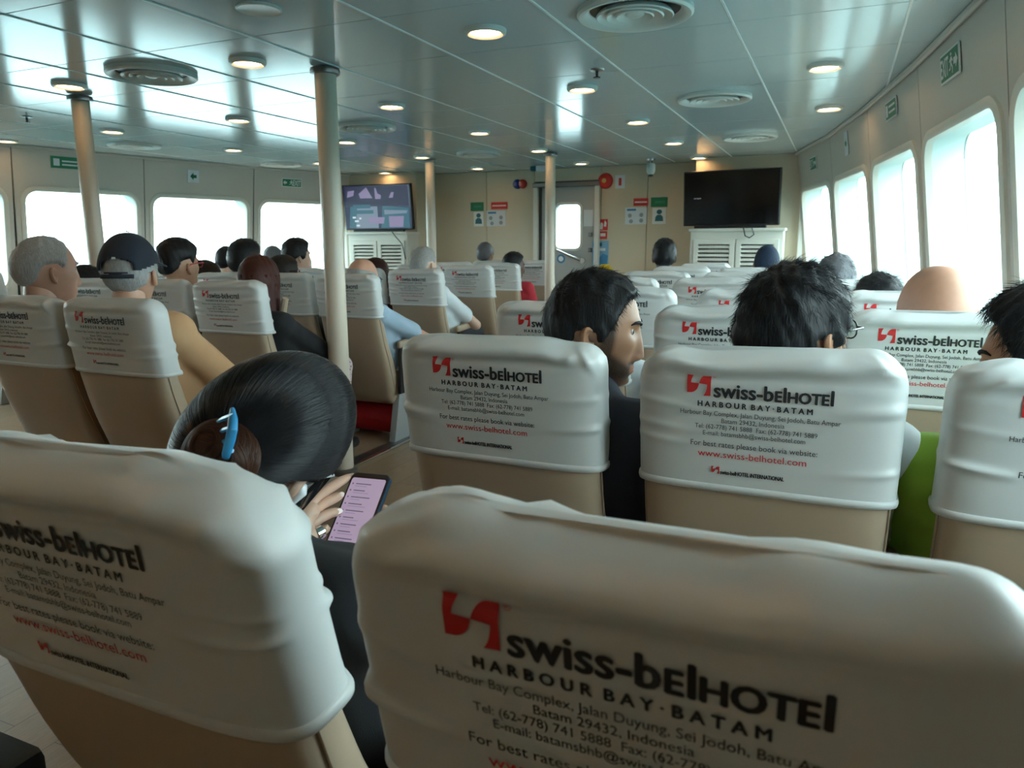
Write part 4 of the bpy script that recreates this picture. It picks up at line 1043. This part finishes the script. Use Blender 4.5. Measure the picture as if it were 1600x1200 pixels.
            for i in range(n-1): cf.append(((m_-1)*n+i, (m_-1)*n+i+1, K+(m_-1)*n+i+1, K+(m_-1)*n+i)); cf.append((i+1, i, K+i, K+i+1))
            for j in range(m_-1):
                for i in (0, n-1): cf.append((j*n+i, (j+1)*n+i, K+(j+1)*n+i, K+j*n+i))
            Rc = hrot(yaw, pitch*.35, roll*.3)
            mesh('hair_length', tr(cv, Rc, Hh, s), cf, hair_mat(*hair['mat']), o, True)
        if res == 'lo' and not hair.get('strands') and hair.get('noise', 1): hair = dict(hair, strands=(1500, max(.012, hair['top']*.9), max(.010, hair['side']*.9), crown), rad=.0005, stand=.3, jitter=.4, scol=hair['mat'][1])
        if hair.get('strands'):
            n_, len_top, len_side, flow = hair['strands']
            P = short_strands(W, HF, hs, n_, lambda p: np.interp(p[:, 2], [.0, .06], [len_side, len_top]), flow, seed=hair.get('seed', 0)+5, stand=hair.get('stand', .45), jitter=hair.get('jitter', .5))
            P = (P.reshape(-1, 3)*s @ np.array(R).T+Hh).reshape(P.shape)
            strands('hair_strands', P, hair.get('rad', .00022), strand_mat(hair['mat'][0]+'_strand', hair.get('scol', hair['mat'][1])), ho)
    return info
def glasses(info, col, rim=.0016, lens=True, wire=False):
    o, R, H, s = info['o'], info['R'], info['H'], info['s']
    g = empty('glasses', (0, 0, 0), 0, o)
    def mk(nm, mb, mm): return mesh(nm, tr(np.array([tuple(v) for v in mb.V]), R, H, s), mb.F, mm, g, True)
    for q in (-1, 1):
        pts = []
        for k in range(21):
            a = 2*math.pi*k/20; pts.append((q*.033+.024*math.copysign(abs(math.cos(a))**.75, math.cos(a)), .104-.10*abs(.024*math.cos(a))*0+.0-.006*(q*math.cos(a) > 0)*abs(math.cos(a)), .010+.0175*math.copysign(abs(math.sin(a))**.8, math.sin(a))))
        mk('rim', MB().tube(pts, rim, 6), col)
        if lens:
            me = MB(); P = [Vector(p) for p in pts[:-1]]; me.add(P, [tuple(range(len(P)))]); mk('lens', me, 'glass')
        mk('temple', MB().tube([(q*.057, .098, .016), (q*.075, .090, .016), (q*.0815, .04, .014), (q*.082, .005, .010), (q*.081, -.012, -.004), (q*.080, -.022, -.020)], rim*1.25, 6), col)
    mk('bridge', MB().tube([(-.010, .104, .014), (0, .107, .017), (.010, .104, .014)], rim, 6), col)
    return g
def cloth(name, col, rough=.85): return mat(name, col, rough, bump=.25, bscale=700, var=.08, vscale=12, sheen=.02)
cloth('shirt_navy', (.010, .014, .026)); cloth('shirt_white', (.62, .68, .72)); cloth('shirt_green', (.20, .36, .03)); cloth('shirt_tan', (.52, .31, .165)); cloth('shirt_blue', (.34, .46, .58))
cloth('shirt_red', (.42, .02, .035)); cloth('shirt_grey', (.20, .21, .22)); cloth('shirt_black', (.008, .009, .012)); cloth('trousers_dark', (.02, .022, .03)); cloth('trousers_jean', (.06, .10, .16)); cloth('shirt_maroon', (.12, .012, .02))
def stripes():
    M = bpy.data.materials.new('shirt_striped'); M.use_nodes = True; nt = M.node_tree; b = nt.nodes['Principled BSDF']; tc = nt.nodes.new('ShaderNodeTexCoord')
    wv = nt.nodes.new('ShaderNodeTexWave'); wv.bands_direction = 'Z'; wv.inputs['Scale'].default_value = 14; cr = nt.nodes.new('ShaderNodeValToRGB'); cr.color_ramp.interpolation = 'CONSTANT'
    cr.color_ramp.elements[0].color = (.03, .03, .04, 1); cr.color_ramp.elements[1].color = (.55, .48, .40, 1); cr.color_ramp.elements[1].position = .45
    nt.links.new(tc.outputs['Object'], wv.inputs[0]); nt.links.new(wv.outputs[0], cr.inputs[0]); nt.links.new(cr.outputs[0], b.inputs['Base Color']); b.inputs['Roughness'].default_value = .85; MATS['shirt_striped'] = M
stripes()
def floral():
    M = bpy.data.materials.new('floral_cloth'); M.use_nodes = True; nt = M.node_tree; b = nt.nodes['Principled BSDF']; tc = nt.nodes.new('ShaderNodeTexCoord')
    vo = nt.nodes.new('ShaderNodeTexVoronoi'); vo.inputs['Scale'].default_value = 55; cr = nt.nodes.new('ShaderNodeValToRGB'); cr.color_ramp.interpolation = 'CONSTANT'
    cr.color_ramp.elements[0].color = (.02, .015, .02, 1); cr.color_ramp.elements[1].color = (.62, .50, .50, 1); cr.color_ramp.elements[1].position = .30
    e = cr.color_ramp.elements.new(.22); e.color = (.40, .16, .22, 1)
    nt.links.new(tc.outputs['Object'], vo.inputs['Vector']); nt.links.new(vo.outputs['Distance'], cr.inputs[0]); nt.links.new(cr.outputs[0], b.inputs['Base Color']); b.inputs['Roughness'].default_value = .85; MATS['floral'] = M
floral()
BLACK = ('hair_black', (.010, .010, .012)); GREY = ('hair_grey', (.30, .30, .30), .5); DKGREY = ('hair_dark_grey', (.10, .10, .11), .5); REDBR = ('hair_redbrown', (.055, .014, .010)); DKBR = ('hair_darkbrown', (.018, .012, .010)); WHITE = ('hair_white', (.30, .295, .29), .6); DKRED = ('hair_darkred', (.03, .008, .008))
S_BROWN = ('skin_brown', (.38, .185, .10)); S_DARK = ('skin_dark', (.10, .05, .032)); S_TAN = ('skin_tan', (.46, .27, .18)); S_LIGHT = ('skin_light', (.56, .36, .27)); S_PINK = ('skin_pink', (.56, .30, .21))
down = lambda p: np.tile([0, -.2, -1.], (len(p), 1))
fwd_comb = lambda p: np.stack([.5+0*p[:, 0], .9+0*p[:, 1], -.25+0*p[:, 2]], 1)
def crown(p):  # hair falling away from the crown
    c = np.array([.0, -.055, .11]); d = p-c; return d/np.maximum(np.linalg.norm(d, axis=1), 1e-6)[:, None]+np.array([0, 0, -.25])

# --- second row: bearded man in profile, man with glasses, man in lime green at the edge
H = pix(927, 515, 1.44)
A = person(H, 'bearded man with black hair in a navy shirt, turned to look right', (-.585, 1.222), yaw=76, pitch=8, roll=0, skin=('skin_bearded', (.42, .22, .13)), shirt='shirt_navy', res='hi', scale=.95, beard=.97, sleeve='short', tyaw=15,
    hair=dict(mat=BLACK, top=.012, side=.009, noise=.0025, line='short', seed=3, strands=(9000, .020, .012, lambda p: fwd_comb(p)*sstep(.03, .07, p[:, 2])[:, None]+crown(p)*(1-sstep(.03, .07, p[:, 2]))[:, None]), stand=.30, jitter=.38, scol=(.006, .007, .010)))
H = pix(1240, 524, 1.43)
B = person(H, 'man with thick black hair and glasses seen from behind, in a white shirt', (-.098, 1.222), yaw=38, pitch=0, skin=S_BROWN, shirt='shirt_white', res='hi', scale=1.0,
    hair=dict(mat=BLACK, top=.016, side=.014, noise=.003, line='short', seed=8, strands=(11000, .026, .018, crown), stand=.34, jitter=.42, scol=(.006, .007, .010)), elbows=[(-.335, .0, .68), (.20, -.02, .60)], build=1.05)
glasses(B, mat('frame_dark', (.02, .03, .04), .2), .0016)
H = pix(1642, 572, 1.43)
C = person(H, 'man in a lime green shirt at the right edge, face turned left', (.372, 1.222), yaw=-75, pitch=8, skin=S_BROWN, shirt='shirt_green', trousers='trousers_dark', res='hi', scale=.97, beard=.35,
    hair=dict(mat=BLACK, top=.026, side=.012, noise=.0025, seed=12, strands=(6000, .03, .014, crown), stand=.3, jitter=.4, scol=(.006, .007, .010)), elbows=[(-.235, -.06, .60), (.25, .05, .60)], build=1.1)
# --- farther right block
person(pix(918, 500, 2.26), 'passenger in a white shirt almost hidden behind the bearded man', (-.765, 2.06), yaw=0, skin=S_BROWN, shirt='shirt_white', scale=.9, hair=dict(mat=BLACK, top=.008, side=.008, noise=.002, seed=41), elbows=[(-.22, .0, .60), (.275, -.06, .66)], build=1.12)
person(pix(1462, 492, 2.26), 'bald man seen from behind beside the right windows', (.222, 2.06), yaw=-30, pitch=4, skin=S_PINK, shirt='shirt_grey', res='hi', scale=1.10)
person(pix(1370, 486, 3.08), 'passenger with short spiky black hair left of the bald man', (.21, 2.88), yaw=0, skin=S_BROWN, hair=dict(mat=BLACK, top=.026, side=.014, noise=.004, seed=4, strands=(2500, .03, .02, crown), stand=.9, jitter=.6, scol=(.006, .007, .010)))
person(pix(1305, 442, 3.92), 'passenger with greying hair just behind the glasses man\'s head', (-.09, 3.72), yaw=10, skin=S_TAN, hair=dict(mat=DKGREY, top=.024, side=.014, noise=.004, seed=5))
person(pix(1198, 412, 5.58), 'distant passenger in a dark blue cap below the black television', (-.575, 5.38), yaw=0, skin=S_BROWN, hair=dict(mat=('cap_blue', (.012, .022, .045), .8), top=.014, side=.012, noise=.0, seed=6))
person(pix(1038, 402, 5.60), 'distant man with bushy black hair and pale collar right of the door', (-1.05, 5.38), yaw=-15, skin=S_DARK, shirt='shirt_white', hair=dict(mat=BLACK, top=.024, side=.014, noise=.004, seed=7))
# --- centre block
OLD = person(pix(72, 424, 1.80), 'elderly man with grey hair in profile at the left edge', (-2.613, 1.62), yaw=14, pitch=3, skin=('skin_old', (.50, .29, .21)), shirt='shirt_grey', res='hi', scale=1.03, hair=dict(mat=GREY, top=.006, side=.010, noise=.0015, line='receding', seed=9, strands=(4000, .016, .014, down), stand=.12, jitter=.3, scol=(.42, .42, .43), brow=True))
CAP = person(pix(204, 428, 1.83), 'man in a dark baseball cap and tan shirt, seen from behind', (-2.15, 1.62), yaw=-28, pitch=2, skin=('skin_capman', (.52, .31, .22)), shirt='shirt_tan', res='hi', scale=1.0, build=1.2, tyaw=-8, hair=dict(mat=GREY, top=.004, side=.007, noise=.0012, seed=10), elbows=[(-.24, -.02, .62), (.27, -.02, .60)])
FADE = person(pix(279, 416, 2.80), 'man with a short fade haircut, red glasses and striped shirt', (-3.103, 2.62), yaw=2, skin=S_TAN, shirt='shirt_striped', res='hi', scale=1.02, hair=dict(mat=BLACK, top=.026, side=.004, noise=.0018, line='fade', seed=11, strands=(2500, .02, .006, crown), stand=.3, jitter=.3, scol=(.006, .007, .010)))
glasses(FADE, mat('frame_red', (.45, .03, .04), .3), .0022)
RED = person(pix(405, 442, 2.84), 'woman with long red-brown hair in a black top, seen from behind', (-2.64, 2.62), yaw=-8, pitch=6, skin=S_LIGHT, shirt='shirt_black', trousers='floral', sleeve='long', res='hi', hair=dict(mat=REDBR, top=.020, side=.016, noise=.0015, line='long', seed=13, curtain=.30), elbows=[(-.24, .02, .64), (.25, .06, .60)], wrists=[(-.08, .22, .60), (.10, .28, .58)])
person(pix(443, 432, 3.66), 'woman with dark hair and glasses between the red-haired woman and the pillar', (-3.033, 3.45), yaw=25, skin=S_LIGHT, shirt='shirt_black', hair=dict(mat=DKBR, top=.018, side=.014, noise=.001, line='long', seed=14, curtain=.26))
BB = person(pix(566, 436, 3.64), 'balding man with glasses in a light blue shirt beside the aisle pillar', (-2.57, 3.45), yaw=10, pitch=12, skin=S_PINK, shirt='shirt_blue', trousers='trousers_jean', res='hi', tyaw=10, hair=dict(mat=WHITE, top=.004, side=.006, noise=.001, seed=15, bald_above=.055), elbows=[(-.24, .04, .62), (.29, .04, .60)], wrists=[(-.06, .22, .60), (.07, .24, .62)])
glasses(BB, mat('frame_dark', (.02, .03, .04), .2), .0018)
person(pix(587, 432, 4.50), 'woman with long dark red hair just beyond the balding man', (-3.093, 4.30), yaw=15, skin=S_LIGHT, shirt='shirt_maroon', hair=dict(mat=DKRED, top=.018, side=.015, noise=.001, line='long', seed=16, curtain=.28))
person(pix(662, 414, 4.52), 'grey-haired person whose head shows above the fourth aisle seat', (-2.63, 4.30), yaw=10, skin=S_LIGHT, shirt='shirt_white', hair=dict(mat=WHITE, top=.010, side=.010, noise=.002, line='receding', seed=17), elbows=[(-.24, .04, .62), (.27, .02, .60)])
person(pix(758, 398, 6.95), 'grey-haired man facing the bulkhead, far ahead left of the door', (-3.263, 6.85), yaw=-5, skin=S_TAN, hair=dict(mat=DKGREY, top=.012, side=.010, noise=.002, seed=18))
person(pix(802, 416, 6.22), 'man in a red shirt turned to the right near the door pillar', (-2.80, 6.00), yaw=55, pitch=8, skin=S_DARK, shirt='shirt_red', hair=dict(mat=BLACK, top=.016, side=.008, noise=.002, seed=19))
person(pix(464, 402, 4.52), 'man with tousled black hair and black jacket in front of the third left window', (-3.556, 4.30), yaw=30, skin=S_LIGHT, shirt='shirt_black', sleeve='long', hair=dict(mat=BLACK, top=.03, side=.014, noise=.003, seed=20))
person(pix(384, 408, 3.64), 'passenger with dark hair behind the red-haired woman\'s head', (-3.496, 3.45), yaw=15, skin=S_LIGHT, hair=dict(mat=BLACK, top=.024, side=.016, noise=.002, seed=21))
person(pix(322, 440, 3.62), 'passenger with dark brown hair showing just right of the red glasses', (-3.96, 3.45), yaw=10, skin=S_LIGHT, hair=dict(mat=DKBR, top=.022, side=.018, noise=.002, line='long', seed=22))
person(pix(135, 452, 2.84), 'passenger with dark hair between the elderly man and the cap', (-3.566, 2.62), yaw=-10, skin=S_TAN, hair=dict(mat=BLACK, top=.02, side=.012, noise=.002, seed=23))
person(pix(427, 404, 6.1), 'distant dark-haired head against the third left window', (-5.50, 5.7), yaw=0, skin=S_LIGHT, hair=dict(mat=DKGREY, top=.016, side=.012, noise=.002, seed=24))
person(pix(355, 408, 5.15), 'distant dark-haired head between the middle and third left windows', (-5.50, 4.9), yaw=0, skin=S_LIGHT, hair=dict(mat=BLACK, top=.018, side=.014, noise=.002, seed=25))
# --- the cap of the man in tan
def make_cap(info):
    o, R, H, s = info['o'], info['R'], info['H'], info['s']
    V, Fs, _, _, azd = get_head('hi'); c0 = np.array([0, -.01, .0]); dr = V-c0; dr /= np.linalg.norm(dr, axis=1)[:, None]
    z = V[:, 2]; zl = np.interp(azd, [0, 60, 120, 180], [.050, .036, .010, -.012])
    W = V+dr*.016; W[:, 2] += .004
    ang = (180-azd)/32.; hole = (ang**2+((z-.012)/.026)**2 < 1) & (z > .004)
    keep = (z > zl) & ~hole
    F2 = [f for f in Fs if keep[list(f)].all()]
    cp = mesh('cap', tr(W, R, H, s), F2, cloth('cap_navy', (.012, .018, .032)), o, True); sd = cp.modifiers.new('thick', 'SOLIDIFY'); sd.thickness = .003; sd.offset = -1
    br = []; n = 20; bf = []
    for j in range(6):
        for i in range(n):
            a = math.radians(-62+124*i/(n-1)); t = j/5; br.append(((.088+.012*t)*math.sin(a), .088*math.cos(a)+.075*t*max(.0, math.cos(a))**.6+.01, .052-.012*t-.018*math.sin(a)**2))
    for j in range(5):
        for i in range(n-1): bf.append((j*n+i, j*n+i+1, (j+1)*n+i+1, (j+1)*n+i))
    b_ = mesh('brim', tr(br, R, H, s), bf, MATS['cap_navy'], cp, True); sd = b_.modifiers.new('thick', 'SOLIDIFY'); sd.thickness = .004
    pts = [(.093*math.sin(math.radians(a)), .120*math.cos(math.radians(a))-.004, -.008) for a in range(145, 216, 7)]
    sv = []; sf = []
    for p in pts: sv += [(p[0], p[1], p[2]-.007), (p[0], p[1], p[2]+.007)]
    for i in range(len(pts)-1): sf.append((2*i, 2*i+2, 2*i+3, 2*i+1))
    b_ = mesh('strap', tr(sv, R, H, s), sf, MATS['cap_navy'], cp, True); sd = b_.modifiers.new('thick', 'SOLIDIFY'); sd.thickness = .003
    mb = MB().lathe([(.006, .142), (.005, .1455), (0, .147)], (0, 0, 0), 12); mesh('button', tr(np.array([tuple(v) for v in mb.V]), R, H, s), mb.F, MATS['cap_navy'], cp, True)
    mk = [(-.006, -.119, .056), (.006, -.119, .056), (.007, -.121, .049), (-.007, -.121, .049)]
    mesh('emblem', tr(mk, R, H, s), [(0, 1, 2, 3)], 'sign_white', cp)
make_cap(CAP)

# --- the woman with the bun, bent over her phone
WSEAT = (-.617, .470); WBASE = Vector((WSEAT[0], WSEAT[1]+.40, 0))
def wp(px, py, Y): return np.array(pix(px, py, Y)-WBASE)
def finger(pts, r=.0088):
    P = [wp(*p) for p in pts]; Q = []
    for i in range(len(P)-1):
        for t in (0, .5): Q.append(P[i]*(1-t)+P[i+1]*t)
    Q.append(P[-1]); rr = np.interp(np.linspace(0, 1, len(Q)), [0, .4, .85, 1], [r*1.08, r, r*.86, r*.52])
    mb = MB().tube([tuple(q) for q in Q], list(rr), 12); return mb.V, mb.F
lw, rw = wp(452, 905, .80), wp(640, 960, .90)
pl = fuse([(lw, wp(462, 850, .85), .026, .028), (wp(455, 835, .85), wp(484, 800, .885), .024, .018), (wp(462, 850, .85), wp(482, 838, .86), .024, .016)], .006, 0, 4)
pr = fuse([(rw, wp(622, 915, .92), .026, .03), (wp(622, 915, .92), wp(600, 880, .97), .026, .018), (wp(640, 915, .92), wp(620, 870, .98), .024, .016)], .006, 0, 4)
hands_ = [pl, pr,
  finger([(480, 792, .885), (508, 768, .94), (533, 752, .985), (553, 743, 1.012)]),
  finger([(482, 806, .88), (503, 788, .915), (522, 779, .945), (535, 772, .962)]),
  finger([(480, 824, .87), (500, 809, .892), (516, 802, .915), (533, 798, .932)]),
  finger([(478, 842, .86), (492, 836, .87), (505, 829, .885), (514, 822, .892)], .0082),
  finger([(470, 858, .85), (484, 872, .87), (502, 872, .90), (518, 866, .915)], .0095),
  finger([(622, 912, .92), (596, 896, .905), (560, 889, .893), (518, 885, .888)], .0098),
  finger([(625, 890, .95), (610, 855, .99), (585, 838, .99), (566, 836, .985)]), finger([(632, 880, .96), (618, 835, 1.01), (592, 815, 1.01), (572, 812, 1.0)]), finger([(640, 870, .97), (626, 815, 1.03), (600, 795, 1.03), (580, 790, 1.02)]), finger([(636, 905, .95), (615, 880, .975), (590, 865, .975), (574, 862, .97)], .0082)]
WH = pix(414, 688, .69)
WM = person(WH, 'woman with dark hair in a bun and black clothes, head bent over her phone', WSEAT, yaw=-14, pitch=22, roll=42, skin=('skin_woman', (.60, .38, .28)), shirt='shirt_black', trousers='trousers_dark', sleeve='long', res='hi', scale=.91, custom_hands=hands_, elbows=[(-.25, -.12, .60), (.10, -.10, .62)], wrists=[tuple(lw), tuple(rw)],
    hair=dict(mat=('hair_woman', (.012, .010, .011), .35), top=.016, side=.011, noise=.0008, line='pulled', seed=31))
o, R, Hw, s = WM['o'], WM['R'], WM['H'], WM['s']
r = np.random.RandomState(4)
AX = np.array([.0955, .1250, .1385]); EB = np.array([.28, -.86, -.14]); EB /= np.linalg.norm(EB)
n = 8000; azs = r.uniform(-180, 180, n); Ln = LINES['pulled']; zl = np.interp(np.abs(azs), [a for a, _ in Ln], [b for _, b in Ln])+r.rand(n)*.02+np.where(r.rand(n) < .5, r.rand(n)*.06, 0)
zz = np.clip(zl/AX[2], -.95, .98); cc = np.sqrt(1-zz**2); S0 = np.stack([np.sin(np.radians(azs))*cc, np.cos(np.radians(azs))*cc, zz], 1)
om = np.arccos(np.clip(S0 @ EB, -.999, .999)); k = 16; P = np.zeros((n, k, 3)); ph = r.rand(n)*6.28; lift = 1+.012*r.rand(n)
for i, t in enumerate(np.linspace(0, .96, k)):
    d = (np.sin((1-t)*om)/np.sin(om))[:, None]*S0+(np.sin(t*om)/np.sin(om))[:, None]*EB
    wob = .012*np.sin(t*7+ph)[:, None]*np.stack([np.cos(ph), np.sin(ph*2), np.sin(ph)], 1)*math.sin(math.pi*t)
    d = d+wob; d /= np.linalg.norm(d, axis=1)[:, None]; P[:, i] = d*AX*(lift+.02*math.sin(math.pi*t)*np.sin(ph*3)**2*.6)[:, None]
pa = np.degrees(np.abs(np.arctan2(P[..., 0], P[..., 1]))); bad = ((pa > 70) & (pa < 114) & (P[..., 2] < .012)).any(1); P = P[~bad]
P = (P.reshape(-1, 3)*s @ np.array(R).T+Hw).reshape(P.shape)
strands('hair_strands', P, .00030, strand_mat('woman_strand', (.012, .012, .015), .26), WM['hair'])
MATS['woman_strand'].node_tree.nodes['Principled BSDF'].inputs['Specular IOR Level'].default_value = .36
# bun
bc = EB*AX*.99; brot = np.array(Matrix.Rotation(0, 3, 'X'))
mb = MB().lathe([(0, -.034), (.022, -.031), (.037, -.021), (.043, 0), (.038, .02), (.022, .030), (0, .032)], n=28, M=Matrix.Rotation(math.radians(80), 3, 'X'))
bun = mesh('hair_bun', tr(np.array([tuple(v) for v in mb.V])+bc, R, Hw, s), mb.F, hair_mat('hair_bun_brown', (.045, .018, .011), .4), o, True)
n = 2600; k = 14; P = np.zeros((n, k, 3)); a0 = r.rand(n)*6.28; ln = r.uniform(1.5, 3.6, n); lat = r.uniform(-1.2, 1.2, n); rr = 1.02+.08*r.rand(n)
for i, t in enumerate(np.linspace(0, 1, k)):
    a = a0+ln*t; la = lat+.35*np.sin(a*1.5+lat*2)
    P[:, i] = np.stack([.044*np.cos(la)*np.cos(a), .035*np.sin(la), .044*np.cos(la)*np.sin(a)], 1)*rr[:, None]
P = ((P+bc).reshape(-1, 3)*s @ np.array(R).T+Hw).reshape(P.shape)
strands('bun_strands', P, .00030, strand_mat('bun_strand', (.060, .024, .014), .35), bun)
# loose locks by the ear
n = 160; k = 8; P = np.zeros((n, k, 3)); q0 = r.rand(n)
for i, t in enumerate(np.linspace(0, 1, k)):
    P[:, i] = np.stack([.074+.010*t+.004*np.sin(t*4+q0*6), .050+.030*q0-.004*t+.006*np.sin(t*3+q0*9), .04-.115*t*(.6+.4*q0)], 1)
P = (P.reshape(-1, 3)*s @ np.array(R).T+Hw).reshape(P.shape)
strands('loose_locks', P, .00028, MATS['woman_strand'], o)
mat('clip_blue', (.03, .26, .52), .3)
def lt(p): return tr([p], R, Hw, s)[0]
yb = float(lt(bc)[1]+WBASE.y)-.004
mb = MB().tube([tuple(wp(x_, y_, yb+d_)) for x_, y_, d_ in ((363, 640, .0), (364, 655, -.016), (363, 672, -.024), (359, 690, -.024), (354, 708, -.018), (351, 724, -.006))], [.0028, .0048, .0054, .0054, .0048, .003], 10)
clip_ = mb.build('hair_clip', 'clip_blue', o, True)
for q in range(4):
    y_ = 650+18*q; MB().tube([tuple(wp(362, y_, yb-.016)), tuple(wp(350, y_+4, yb-.012)), tuple(wp(338, y_+10, yb+.006))], [.003, .0025, .0015], 6).build('clip_tooth', 'clip_blue', clip_, True)
mat('earbud_white', (.80, .82, .84), .25)
MB().tube([tuple(lt(p)) for p in ((.076, .004, -.006), (.083, .008, -.008), (.087, .010, -.012), (.087, .014, -.030), (.086, .016, -.044))], [.006, .0085, .0075, .0042, .0040], 12).build('earbud', 'earbud_white', o, True)
glasses(WM, mat('frame_clear', (.62, .66, .68), .15), .0018)
rg = MB(); c_ = (np.array(wp(505, 829, .885))+np.array(wp(492, 836, .87)))/2; ax_ = Vector(np.array(wp(505, 829, .885))-np.array(wp(492, 836, .87))).normalized()
rg.lathe([(.0092, -.006), (.0104, -.006), (.0108, 0), (.0104, .006), (.0092, .006)], tuple(c_), 20, ax_.to_track_quat('Z', 'Y').to_matrix()); rg.build('finger_ring', 'chrome', o, True)

for (a_, b_) in (((516, 802, .915), (533, 798, .932)), ((522, 779, .945), (535, 772, .962)), ((560, 889, .893), (518, 885, .888))):
    P0_, P1_ = Vector(wp(*a_)), Vector(wp(*b_)); d_ = (P1_-P0_).normalized(); up_ = (Vector((0, 0, CAM_H))-WBASE-P1_).normalized(); sd_ = d_.cross(up_).normalized(); up_ = sd_.cross(d_)
    MB().prism([(.0052*math.cos(i*.524)*1.2, .0042*math.sin(i*.524)) for i in range(12)], P1_-d_*.006+up_*.0052, d_, sd_, up_, .0012).build('fingernail', mat('nail_pink', (.66, .44, .38), .2), o)
# --- phone
TL, TR_, BL = Vector((-.744, 1.006, .791)), Vector((-.670, 1.010, .794)), Vector((-.735, .895, .684))
U = (TL-BL).normalized(); Rr = (TR_-TL); Rr = (Rr-U*Rr.dot(U)).normalized(); N = Rr.cross(U).normalized(); ctr = (TR_+BL)/2
ph_ = empty('smartphone', ctr); tag(ph_, 'black smartphone with a lilac list on its screen, held by the woman', 'phone')
hw_, hh_ = .0372, .0775
MB().prism(rrect(-hw_, hw_, -hh_, hh_, .010), (0, 0, 0), Rr, U, -N, .009).build('case', mat('phone_case', (.02, .05, .09), .3), ph_)
MB().prism(rrect(-hw_+.0015, hw_-.0015, -hh_+.0015, hh_-.0015, .009), (0, 0, 0), Rr, U, N, .0012).build('bezel', 'black_plastic', ph_)
def em(nm, c, e): return mat(nm, (.02, .02, .02), .2, emit=c, estr=e)
sc_ = poly('screen', rrect(-hw_+.004, hw_-.004, -hh_+.005, hh_-.010, .005), Vector(), Rr, U, N, .0016, em('phone_lilac', (.42, .33, .46), .75), ph_)
dk, md = em('phone_text', (.13, .10, .15), .75), em('phone_text_light', (.30, .24, .38), .75)
rect('status_bar', -hw_+.004, hw_-.004, hh_-.0105, hh_-.0045, Vector(), Rr, U, N, .0017, 'black_plastic', sc_)
for k_ in range(9):
    z_ = hh_-.022-k_*.0125
    poly('list_icon', [(-.028+.0016*math.cos(q*.785), z_+.0016*math.sin(q*.785)) for q in range(8)], Vector(), Rr, U, N, .0018, dk, sc_)
    rect('list_line', -.022, -.022+(.03, .022, .036, .026, .034, .02, .03, .024, .032)[k_], z_-.0008, z_+.0010, Vector(), Rr, U, N, .0018, dk, sc_)
    rect('list_line', -.022, -.022+(.022, .03, .018, .034, .02, .03, .02, .03, .018)[k_], z_-.0050, z_-.0036, Vector(), Rr, U, N, .0018, md, sc_)
rect('divider', -hw_+.005, hw_-.005, -hh_+.0235, -hh_+.0240, Vector(), Rr, U, N, .0018, dk, sc_)
rect('text_field', -.022, .024, -hh_+.018, -hh_+.0195, Vector(), Rr, U, N, .0018, em('phone_rose', (.55, .22, .30), .7), sc_)
rect('home_bar', -.012, .012, -hh_+.0085, -hh_+.0094, Vector(), Rr, U, N, .0018, 'black_plastic', sc_)

# --- belongings
def blob(name, label, cat, caps, voxel, material, parts=()):
    V, Fs = fuse(caps, voxel, 0, 4, .004); c_ = V.mean(0); c_[2] = V[:, 2].min(); o = mesh(name, V-c_, Fs, material, None, True, Vector(c_)); tag(o, label, cat); return o, c_
blob('life_jacket', 'bundled red life jacket stowed under the seat by the aisle pillar', 'life jacket', [((-2.74, 3.78, .12), (-2.46, 3.78, .12), .10, .10), ((-2.74, 3.90, .14), (-2.46, 3.92, .14), .10, .09), ((-2.7, 3.84, .2), (-2.5, 3.84, .2), .07, .07)], .02, 'red_cloth')
p_ = pix(622, 535, 3.98); o_, c_ = blob('handbag', 'small black bag on the lap of the balding man in light blue', 'bag', [((p_.x-.06, p_.y, p_.z), (p_.x+.05, p_.y, p_.z-.01), .055, .05), ((p_.x-.05, p_.y, p_.z-.05), (p_.x+.05, p_.y, p_.z-.05), .05, .05)], .012, 'shirt_black')
MB().tube([Vector((p_.x-.05, p_.y, p_.z+.04))-Vector(c_), Vector((p_.x-.01, p_.y-.01, p_.z+.11))-Vector(c_), Vector((p_.x+.04, p_.y, p_.z+.04))-Vector(c_)], .006, 8).build('handle', 'black_plastic', o_, True)
A_ = pix(478, 585, 3.02); B_ = pix(505, 610, 3.12); D_ = pix(450, 560, 2.95)
o_, c_ = blob('tote_bag', 'pale floral print bag on the lap of the red-haired woman', 'bag', [(A_, B_, .07, .06), (D_, A_, .045, .07), (A_-Vector((0, 0, .06)), B_-Vector((0, 0, .05)), .07, .06)], .013, 'floral')
mb = MB(); P_ = [pix(446, 466, 2.86), pix(440, 500, 2.87), pix(440, 535, 2.90), pix(452, 560, 2.95)]
mb.tube([Vector(p)-Vector(c_) for p in P_], [.016, .018, .018, .016], 8); mb.build('strap', mat('strap_beige', (.46, .36, .26), .6), o_, True)
t = empty('suitcase', (-1.42, .60, 0)); tag(t, 'dark suitcase standing on the floor at the bottom left corner', 'suitcase')
MB().box((0, 0, .16), (.36, .28, .27), bev=.02).build('shell', mat('case_dark', (.010, .016, .022), .35), t, True)
MB().box((0, 0, .305), (.14, .03, .02), bev=.006).build('handle', 'black_plastic', t)
for sx in (-1, 1):
    for sy in (-1, 1): MB().lathe([(.02, -.012), (.022, 0), (.02, .012)], (sx*.14, sy*.10, .022), 12, Matrix.Rotation(math.pi/2, 3, 'Y')).build('wheel', 'black_plastic', t, True)
